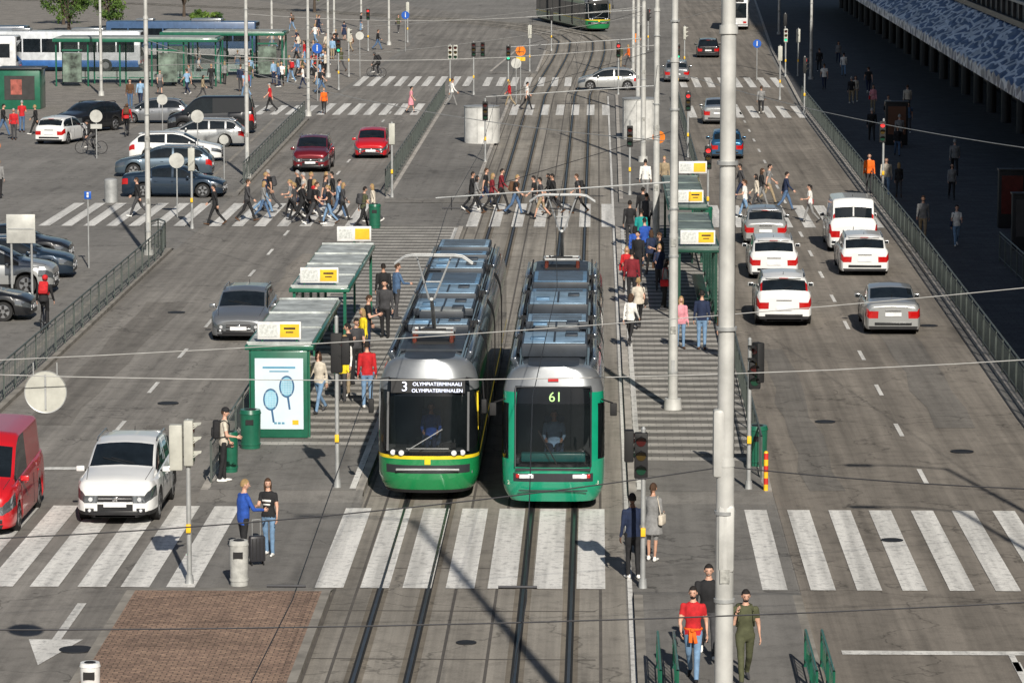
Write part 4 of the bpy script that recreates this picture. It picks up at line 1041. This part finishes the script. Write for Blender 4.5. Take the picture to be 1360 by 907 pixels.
    for k in keys: me.materials.append(None)
    me.polygons.foreach_set('material_index',b.m); me.polygons.foreach_set('use_smooth',[True]*len(me.polygons)); me.update()
    return me
VAR={
 'mw1':dict(L=(24,6,-12),R=(-20,22,35),AL=(-20,15,6),AR=(22,25,6)),
 'mw2':dict(L=(-18,28,40),R=(22,4,-10),AL=(20,30,6),AR=(-18,12,6),sleeve='short'),
 'mwb':dict(L=(22,8,-10),R=(-18,24,35),AL=(-16,20,7),AR=(18,35,7),bag='backpack',sleeve='short',lean=6),
 'ms1':dict(L=(3,4,0),R=(-3,4,0),AL=(3,10,6),AR=(-2,12,6)),
 'ms2':dict(L=(-4,5,0),R=(5,6,0),AL=(5,15,8),AR=(15,95,6),nod=18,sleeve='short'),
 'msb':dict(L=(3,4,0),R=(-5,6,0),AL=(8,25,8),AR=(12,70,8),bag='backpack',hair='cap',sleeve='short',turn=-15),
 'ww1':dict(f=1,L=(22,5,-12),R=(-18,24,35),AL=(-16,20,5),AR=(18,25,5),hair='long'),
 'ww2':dict(f=1,L=(-16,26,35),R=(20,4,-10),AL=(15,70,6),AR=(-12,15,5),hair='pony',sleeve='short',bag='shoulder'),
 'ws1':dict(f=1,L=(2,3,0),R=(-4,6,0),AL=(4,12,6),AR=(8,80,8),hair='long',hem=.82,bag='shoulder'),
 'wsk':dict(f=1,L=(16,5,-8),R=(-12,18,25),AL=(-10,20,6),AR=(14,25,6),hair='bun',legs='skirt',skz=.52,sleeve='short'),
 'wcoat':dict(f=1,L=(4,4,0),R=(-4,4,0),AL=(5,20,6),AR=(5,70,5),hair='pony',legs='skirt',skz=.6,hem=.6,bag='shoulder'),
 'mj':dict(L=(6,5,0),R=(-5,5,0),AL=(5,20,8),AR=(25,60,12),hem=.80,bulk=1.12,turn=-20),
 'wf':dict(f=1,L=(5,6,0),R=(-5,5,0),AL=(10,15,10),AR=(25,75,6),hair='long',sleeve='short',turn=25,print=1),
 'mred':dict(L=(20,5,-12),R=(-16,24,30),AL=(-12,30,9),AR=(12,35,9),sleeve='short',tied=1,beard=1),
 'mgrn':dict(L=(-14,24,25),R=(18,5,-10),AL=(-6,15,9),AR=(32,125,8),sleeve='short',beard=1,nod=12,bag='backpack'),
 'msh':dict(L=(20,5,-10),R=(-18,22,30),AL=(-16,12,6),AR=(16,20,6),legs='shorts',sleeve='short'),
 'cyc':dict(L=(62,60,10),R=(28,45,15),AL=(38,22,10),AR=(38,22,10),lean=32,bag='backpack',hair='helmet',nod=-10),
 'drv':dict(L=(82,80,0),R=(82,78,0),AL=(30,50,8),AR=(30,50,8),lean=2),
}
PM={k:person_mesh(o) for k,o in VAR.items()}
PAL=dict(blk=(.014,.014,.016),dgr=(.05,.05,.055),gry=(.22,.22,.22),wht=(.78,.77,.74),crm=(.60,.54,.45),red=(.50,.015,.02),brd=(.18,.012,.02),org=(.78,.14,.01),yel=(.80,.62,.02),grn=(.03,.14,.05),tea=(.01,.28,.26),
 olv=(.075,.08,.04),kha=(.32,.25,.16),nav=(.012,.022,.06),blu=(.02,.08,.38),lbl=(.25,.40,.58),den=(.07,.13,.24),jea=(.16,.27,.42),pnk=(.68,.28,.33),pur=(.16,.05,.2),brn=(.10,.05,.025),
 hbl=(.012,.009,.008),hbr=(.06,.03,.015),hbd=(.33,.22,.10),hgr=(.3,.3,.3))
def cm(k): return M('cloth_'+k,PAL[k],.85,var=.25,scale=9)
SK=[M('skin_%d'%i,c,.5,var=.08) for i,c in enumerate(((.62,.36,.26),(.50,.28,.19),(.16,.08,.05)))]
rp=random.Random(5)
def person(x,y,deg,var,top=None,bot=None,hair=None,h=None,z=0,bag=None,skin=None,shoe=None,name=None):
    fem=VAR[var].get('f',0)
    nm=name or (('walking_' if 'w' in var[1:2] or var in('mred','mgrn','wsk','msh') else 'standing_')+('woman' if fem else 'man'))
    o=bpy.data.objects.new(nm,PM[var]); scene.collection.objects.link(o)
    top=top or rp.choice(['blk','dgr','nav','gry','wht','den','blk','olv','lbl','red','crm']); bot=bot or rp.choice(['blk','den','nav','jea','dgr','blk','kha'])
    hair=hair or rp.choice(['hbl','hbr','hbd','hbr','hbl','hgr'] if not fem else ['hbr','hbd','hbd','hbl'])
    ms=[cm(top),cm(bot),SK[skin if skin is not None else rp.choice([0,0,0,1])],cm(hair),cm(shoe or rp.choice(['blk','wht','dgr','brn'])),cm(bag or rp.choice(['blk','nav','dgr','brn','red']))]
    for i,m in enumerate(ms):
        o.material_slots[i].link='OBJECT'; o.material_slots[i].material=m
    hh=h or ((1.67 if fem else 1.78)+rp.uniform(-.06,.06)); s=hh/1.78
    wdt=rp.uniform(.96,1.08)
    o.location=(x,y,z); o.scale=(s*wdt,s*wdt,s); o.rotation_euler=(0,0,R(deg)); return o
for t,tp in((t1,'blu'),(t2,'lbl')):
    d=person(0,1.95,180,'drv',tp,'nav','hbr',1.76,.72,name='tram_driver'); d.parent=t
person(-7.6,76.6,-60,'mj','blu','blk','hbd',1.80,.009,shoe='wht')
person(-7.12,77.4,165,'wf','blk','jea','hbr',1.70,.009,shoe='wht')
person(-9.0,86.1,-80,'msb','crm','blk','hbr',1.80,.155,bag='blk',shoe='wht')
person(.78,75.0,20,'ms1','nav','blk','hbl',1.80,.009,skin=2)
person(1.22,77.0,-20,'wcoat','gry','gry','hbr',1.68,.009,bag='crm')
person(1.78,64.8,172,'mred','red','jea','hbl',1.78,.131,bag='org',skin=0)
person(2.72,64.6,186,'mgrn','olv','olv','hbl',1.76,.131,bag='olv',skin=0,shoe='dgr')
person(2.12,66.8,180,'mw1','blk','dgr','hbl',1.82,.135)
PZ=.152
for a in [(-6.3,98.3,8,'ms1','red','jea','hbl'),(-7.55,97.4,150,'ww1','crm','jea','hbr'),(-7.05,100.6,150,'ws1','wht','kha','hbd'),(-7.1,102.8,90,'ms1','blk','blk','hbl'),(-7.0,104.2,200,'ms2','dgr','blk','hbl'),(-7.1,99.6,170,'ws1','yel','dgr','hbd'),
 (-7.05,118.7,10,'ms1','blk','blk','hbl'),(-6.6,118.3,-60,'mj','den','dgr','hbr'),(-6.95,107,120,'ws1','yel','dgr','hbd'),(-7.0,109.5,-90,'ms2','blk','nav','hbr'),(-6.7,113.5,170,'ms1','dgr','blk','hbl'),
 (1.05,111.8,-20,'ww1','wht','blk','hbr'),(1.35,116,10,'ww2','crm','blk','hbd'),(1.2,123,0,'ms1','brd','blk','hbl'),(1.05,126,180,'ws1','red','blk','hbd'),(1.4,133,0,'ww1','blu','blk','hbl'),(1.8,134.5,30,'ms1','blu','nav','hbl'),
 (2.3,129,90,'ms2','dgr','blk','hbr'),(2.6,111,-170,'ws1','pnk','jea','hbd'),(3.25,110.8,0,'ms1','nav','jea','hbl'),(3.9,108.7,180,'ms1','brn','dgr','hbl'),(1.9,148.5,0,'mj','blk','blk','hbl'),(2.0,145,0,'ms1','dgr','blk','hbl'),
 (2.2,126.5,180,'ws1','nav','dgr','hbd'),(1.7,138,0,'ms1','tea','nav','hbl'),(2.3,121,-90,'ws1','gry','blk','hbl'),(1.5,129.6,150,'ms1','blk','blk','hbl'),(2.0,131.5,20,'ww1','nav','blk','hbr'),(1.3,142,0,'mw1','blk','dgr','hbl')]:
    person(*a,z=PZ)
cr=[(-14.9,153.2,-90,'mw1','dgr','blk'),(-14.5,157,-80,'mw2','nav','jea'),(-14.3,154.2,-90,'ww1','gry','den'),(-14.4,158.6,90,'mwb','blk','dgr'),(-13.2,155,90,'ww2','gry','blk'),(-13.1,158,90,'mw1','blk','blk'),(-12.5,152.6,-90,'mw1','blk','blk'),(-12.2,154.8,-85,'ww1','red','blk'),
 (-11.9,151.6,-100,'mwb','blk','dgr'),(-11.8,156,-90,'mw2','dgr','nav'),(-11.35,152.2,90,'ww2','blk','jea'),(-11.1,154.5,-90,'mw1','jea','den'),(-10.85,153.5,-90,'ww1','dgr','blk'),(-9.75,150,-60,'mwb','olv','blk'),(-9.5,152.8,90,'ww1','crm','dgr'),(-16.1,151.5,95,'mw1','blk','blk'),(-19.8,155,90,'mw1','blk','dgr'),
 (-12.8,157.5,90,'mw1','crm','blk'),(-12.0,159,-90,'ww1','blk','blk'),(-12.45,156.2,-90,'ms1','blk','blk'),(-11.6,158.1,90,'mw1','blk','dgr'),(-12.9,153.4,80,'ww2','dgr','blk'),
 (-5.5,158.5,-90,'mw1','blk','blk'),(-5.25,156.8,-90,'ww1','gry','blk'),(-4.95,160,-90,'mw2','blk','nav'),(-4.6,157.6,-90,'ww1','brd','blk'),(-4.25,159.8,-90,'mw1','brd','blk'),(-3.55,156.4,-95,'mwb','blk','den'),(-2.7,156,90,'mw2','blk','gry'),(-2.4,154.4,90,'msh','dgr','kha'),(-1.9,157,90,'mw1','blk','blk'),(-.8,157,90,'mwb','dgr','blk'),(-2.1,158.6,90,'ww1','blk','dgr'),
 (6.5,163,100,'mw1','dgr','nav'),(6.35,154.8,80,'ww2','wht','jea'),(7.3,160.5,-90,'ww1','blk','gry'),(7.7,162,-90,'mw2','gry','kha'),(8.3,158.6,-85,'mw1','nav','den'),(9.05,153.2,90,'ww2','wht','gry'),(7.0,158,90,'ww1','crm','dgr')]
for p in cr: person(*p,z=.02)
far=[(-11.5,223,-90,'wsk','pnk','pnk'),(-9.2,229,-80,'mw1','wht','gry'),(-5.55,229,90,'ww1','red','kha'),(-4.4,226,-70,'mw2','wht','blk'),(-16.8,222,180,'ww1','org','blk'),(-20.3,224,90,'mw2','red','blk'),(2.2,163.9,0,'ms1','wht','gry'),(3.1,166,170,'ms1','kha','dgr'),
 (10.1,223,0,'mw1','gry','blk'),(1.7,275,0,'ms1',None,None),(2.4,277,90,'ww1','org',None),(-26.5,248,180,'mw1','blk','dgr'),(-26.1,253,0,'ww1',None,None),(-27.9,247,90,'mw2',None,None),(-25.8,236,-90,'ww1','kha','dgr'),(-29.4,227,180,'ms1','brn','den'),(-29,229,0,'mw1',None,None),
 (-33.5,203,-90,'mw1','blk','den'),(-32.4,200,180,'ms1','red','dgr'),(-31.8,204,90,'mw1','blk','blk'),(-32.9,206,0,'ms2',None,None),(-27.3,164,0,'ms1','gry','blk')]
for p in far: person(*p,z=.01)
for k in range(60):
    x=rp.uniform(-31,-17.8); y=rp.uniform(240,345)
    if rp.random()<.6: x=rp.gauss(-22.0,2.0); y=rp.gauss(258,16)
    if x>-17.6: x=-18.5
    person(x,y,rp.choice([0,90,180,-90,45,200]),rp.choice(['mw1','mw2','ww1','ww2','ms1','ws1','mwb','wsk']),z=.0)
sh=[(12.5,166,180,'ms1','org','dgr'),(13.2,165,180,'mw1','crm','jea'),(13.7,164,0,'ww1','blk','dgr'),(13.1,145,175,'mw1','gry','kha'),(14.2,142.5,185,'ww2','wht','jea'),(16.0,163,180,'ww1','gry','blk'),(15.1,199,0,'mw1','blk','blk'),(16.2,231,0,'mw1',None,None),(16.6,233,180,'ww1',None,None),(18.1,242,0,'mw2',None,None),(17.1,213,180,'ww2','crm',None),(16.2,194,0,'mw1','gry',None),(17.6,205,180,'mwb',None,None),(15.6,188,180,'ww1',None,None),(17.4,176,0,'mw1',None,None),(18.4,160,180,'ww1',None,None),(16.9,222,180,'ws1','pnk',None),(15.4,246,0,'mw2','wht',None),(19,222,0,'mw1',None,None),(17.8,262,0,'mw1',None,None),(18.6,280,180,'ww1',None,None),(16.4,268,0,'mw1',None,None)]
for p in sh: person(*p,z=.122)
b=MB(); b.box((0,0,.36),(.34,.2,.56),M('suitcase_black',(.03,.03,.035),.4),bev=.04)
for k in range(4): b.box((-.12+.08*k,-.102,.36),(.02,.01,.46),BLK)
b.path([(-.09,.05,.62),(-.09,.05,.98),(.09,.05,.98),(.09,.05,.62)],.009,STEEL)
for sx in(-.13,.13):
    for sy in(-.06,.06): b.tube((sx-.01,sy,.035),(sx+.01,sy,.035),.035,.035,BLK,8)
b.obj('suitcase',(-7.28,76.3,.009),R(20))
def bicycle(x,y,deg,z=.01):
    b=MB(); FR=M('bike_frame',(.03,.035,.05),.3,.3)
    for yy in(-.52,.52):
        pts=[(0,yy+.33*math.cos(t*PI/12),.34+.33*math.sin(t*PI/12)) for t in range(25)]; b.path(pts,.018,BLK,6)
        for t in range(8): b.tube((0,yy,.34),(0,yy+.32*math.cos(t*PI/4),.34+.32*math.sin(t*PI/4)),.003,.003,STEEL,4)
    b.path([(0,-.52,.34),(0,-.12,.28),(0,-.2,.80)],.016,FR);b.path([(0,-.52,.34),(0,-.18,.72),(0,.36,.80),(0,-.12,.28)],.018,FR);b.path([(0,.52,.34),(0,.36,.80),(0,.33,1.0)],.017,FR)
    b.path([(-.28,.22,1.02),(-.12,.34,1.02),(.12,.34,1.02),(.28,.22,1.02)],.014,BLK); b.sph((0,-.22,.88),(.07,.13,.03),BLK,8,6); b.tube((-.09,-.12,.28),(.09,-.12,.28),.012,.012,STEEL,6); b.tube((0,-.2,.8),(0,-.21,.88),.013,.013,STEEL,6)
    b.obj('bicycle',(x,y,z),R(deg))
def cyclist(x,y,deg,top,bot,z=.01):
    bicycle(x,y,deg,z); t=R(deg); dx,dy=math.sin(t)*.2,-math.cos(t)*.2
    person(x+dx,y+dy,deg,'cyc',top,bot,None,1.76,z+.16,name='cyclist')
cyclist(-17.9,116,0,'blk','blk');cyclist(-18.1,105,10,'tea','blk');cyclist(-26.7,190,90,'blk','dgr');cyclist(-26.5,203,0,'red','blk');cyclist(-16.0,262,60,'blk','blk')
b=MB()
for sx in(-.25,.25):
    for sy in(-.3,.3): b.tube((sx-.02,sy,.14),(sx+.02,sy,.14),.14,.14,BLK,12)
b.box((0,0,.62),(.42,.75,.26),M('pram_teal',(.01,.30,.33),.8),bev=.1); b.sph((0,.15,.75),(.22,.26,.26),M('pram_teal',(.01,.30,.33),.8)); b.path([(-.22,-.3,.2),(-.22,.3,.6),(-.22,-.6,1.02),(.22,-.6,1.02),(.22,.3,.6),(.22,-.3,.2)],.014,STEEL)
b.obj('baby_pram',(1.9,136.4,.155),R(10))

# ------------------------------------------------------------------ light, world, camera
w=bpy.data.worlds.new('World'); scene.world=w; w.use_nodes=True; nt=w.node_tree
sky=nt.nodes.new('ShaderNodeTexSky'); sky.sky_type='NISHITA'; sky.sun_disc=False; EL=R(32); AZ=math.atan2(.2,-.98)
sky.sun_elevation=EL; sky.sun_rotation=AZ
bg=nt.nodes['Background']; bg.inputs['Strength'].default_value=.052; nt.links.new(sky.outputs[0],bg.inputs['Color'])
sd=bpy.data.lights.new('sun','SUN'); sd.energy=5.0; sd.angle=R(.5); sd.color=(1,.94,.84)
so=bpy.data.objects.new('sun',sd); scene.collection.objects.link(so)
c=math.cos(EL); so.rotation_euler=Vector((-.2*c,.98*c,-math.sin(EL))).to_track_quat('-Z','Y').to_euler(); so.location=(10,-50,60)
cd=bpy.data.cameras.new('camera'); co=bpy.data.objects.new('camera',cd); scene.collection.objects.link(co); scene.camera=co
cd.lens=127.06; cd.sensor_width=36; cd.clip_end=6000; cd.clip_start=1
co.location=(0,0,14.78); co.rotation_euler=(R(90-7.40),0,R(1.35))
scene.view_settings.view_transform='Standard'; scene.view_settings.look='None'; scene.view_settings.exposure=0
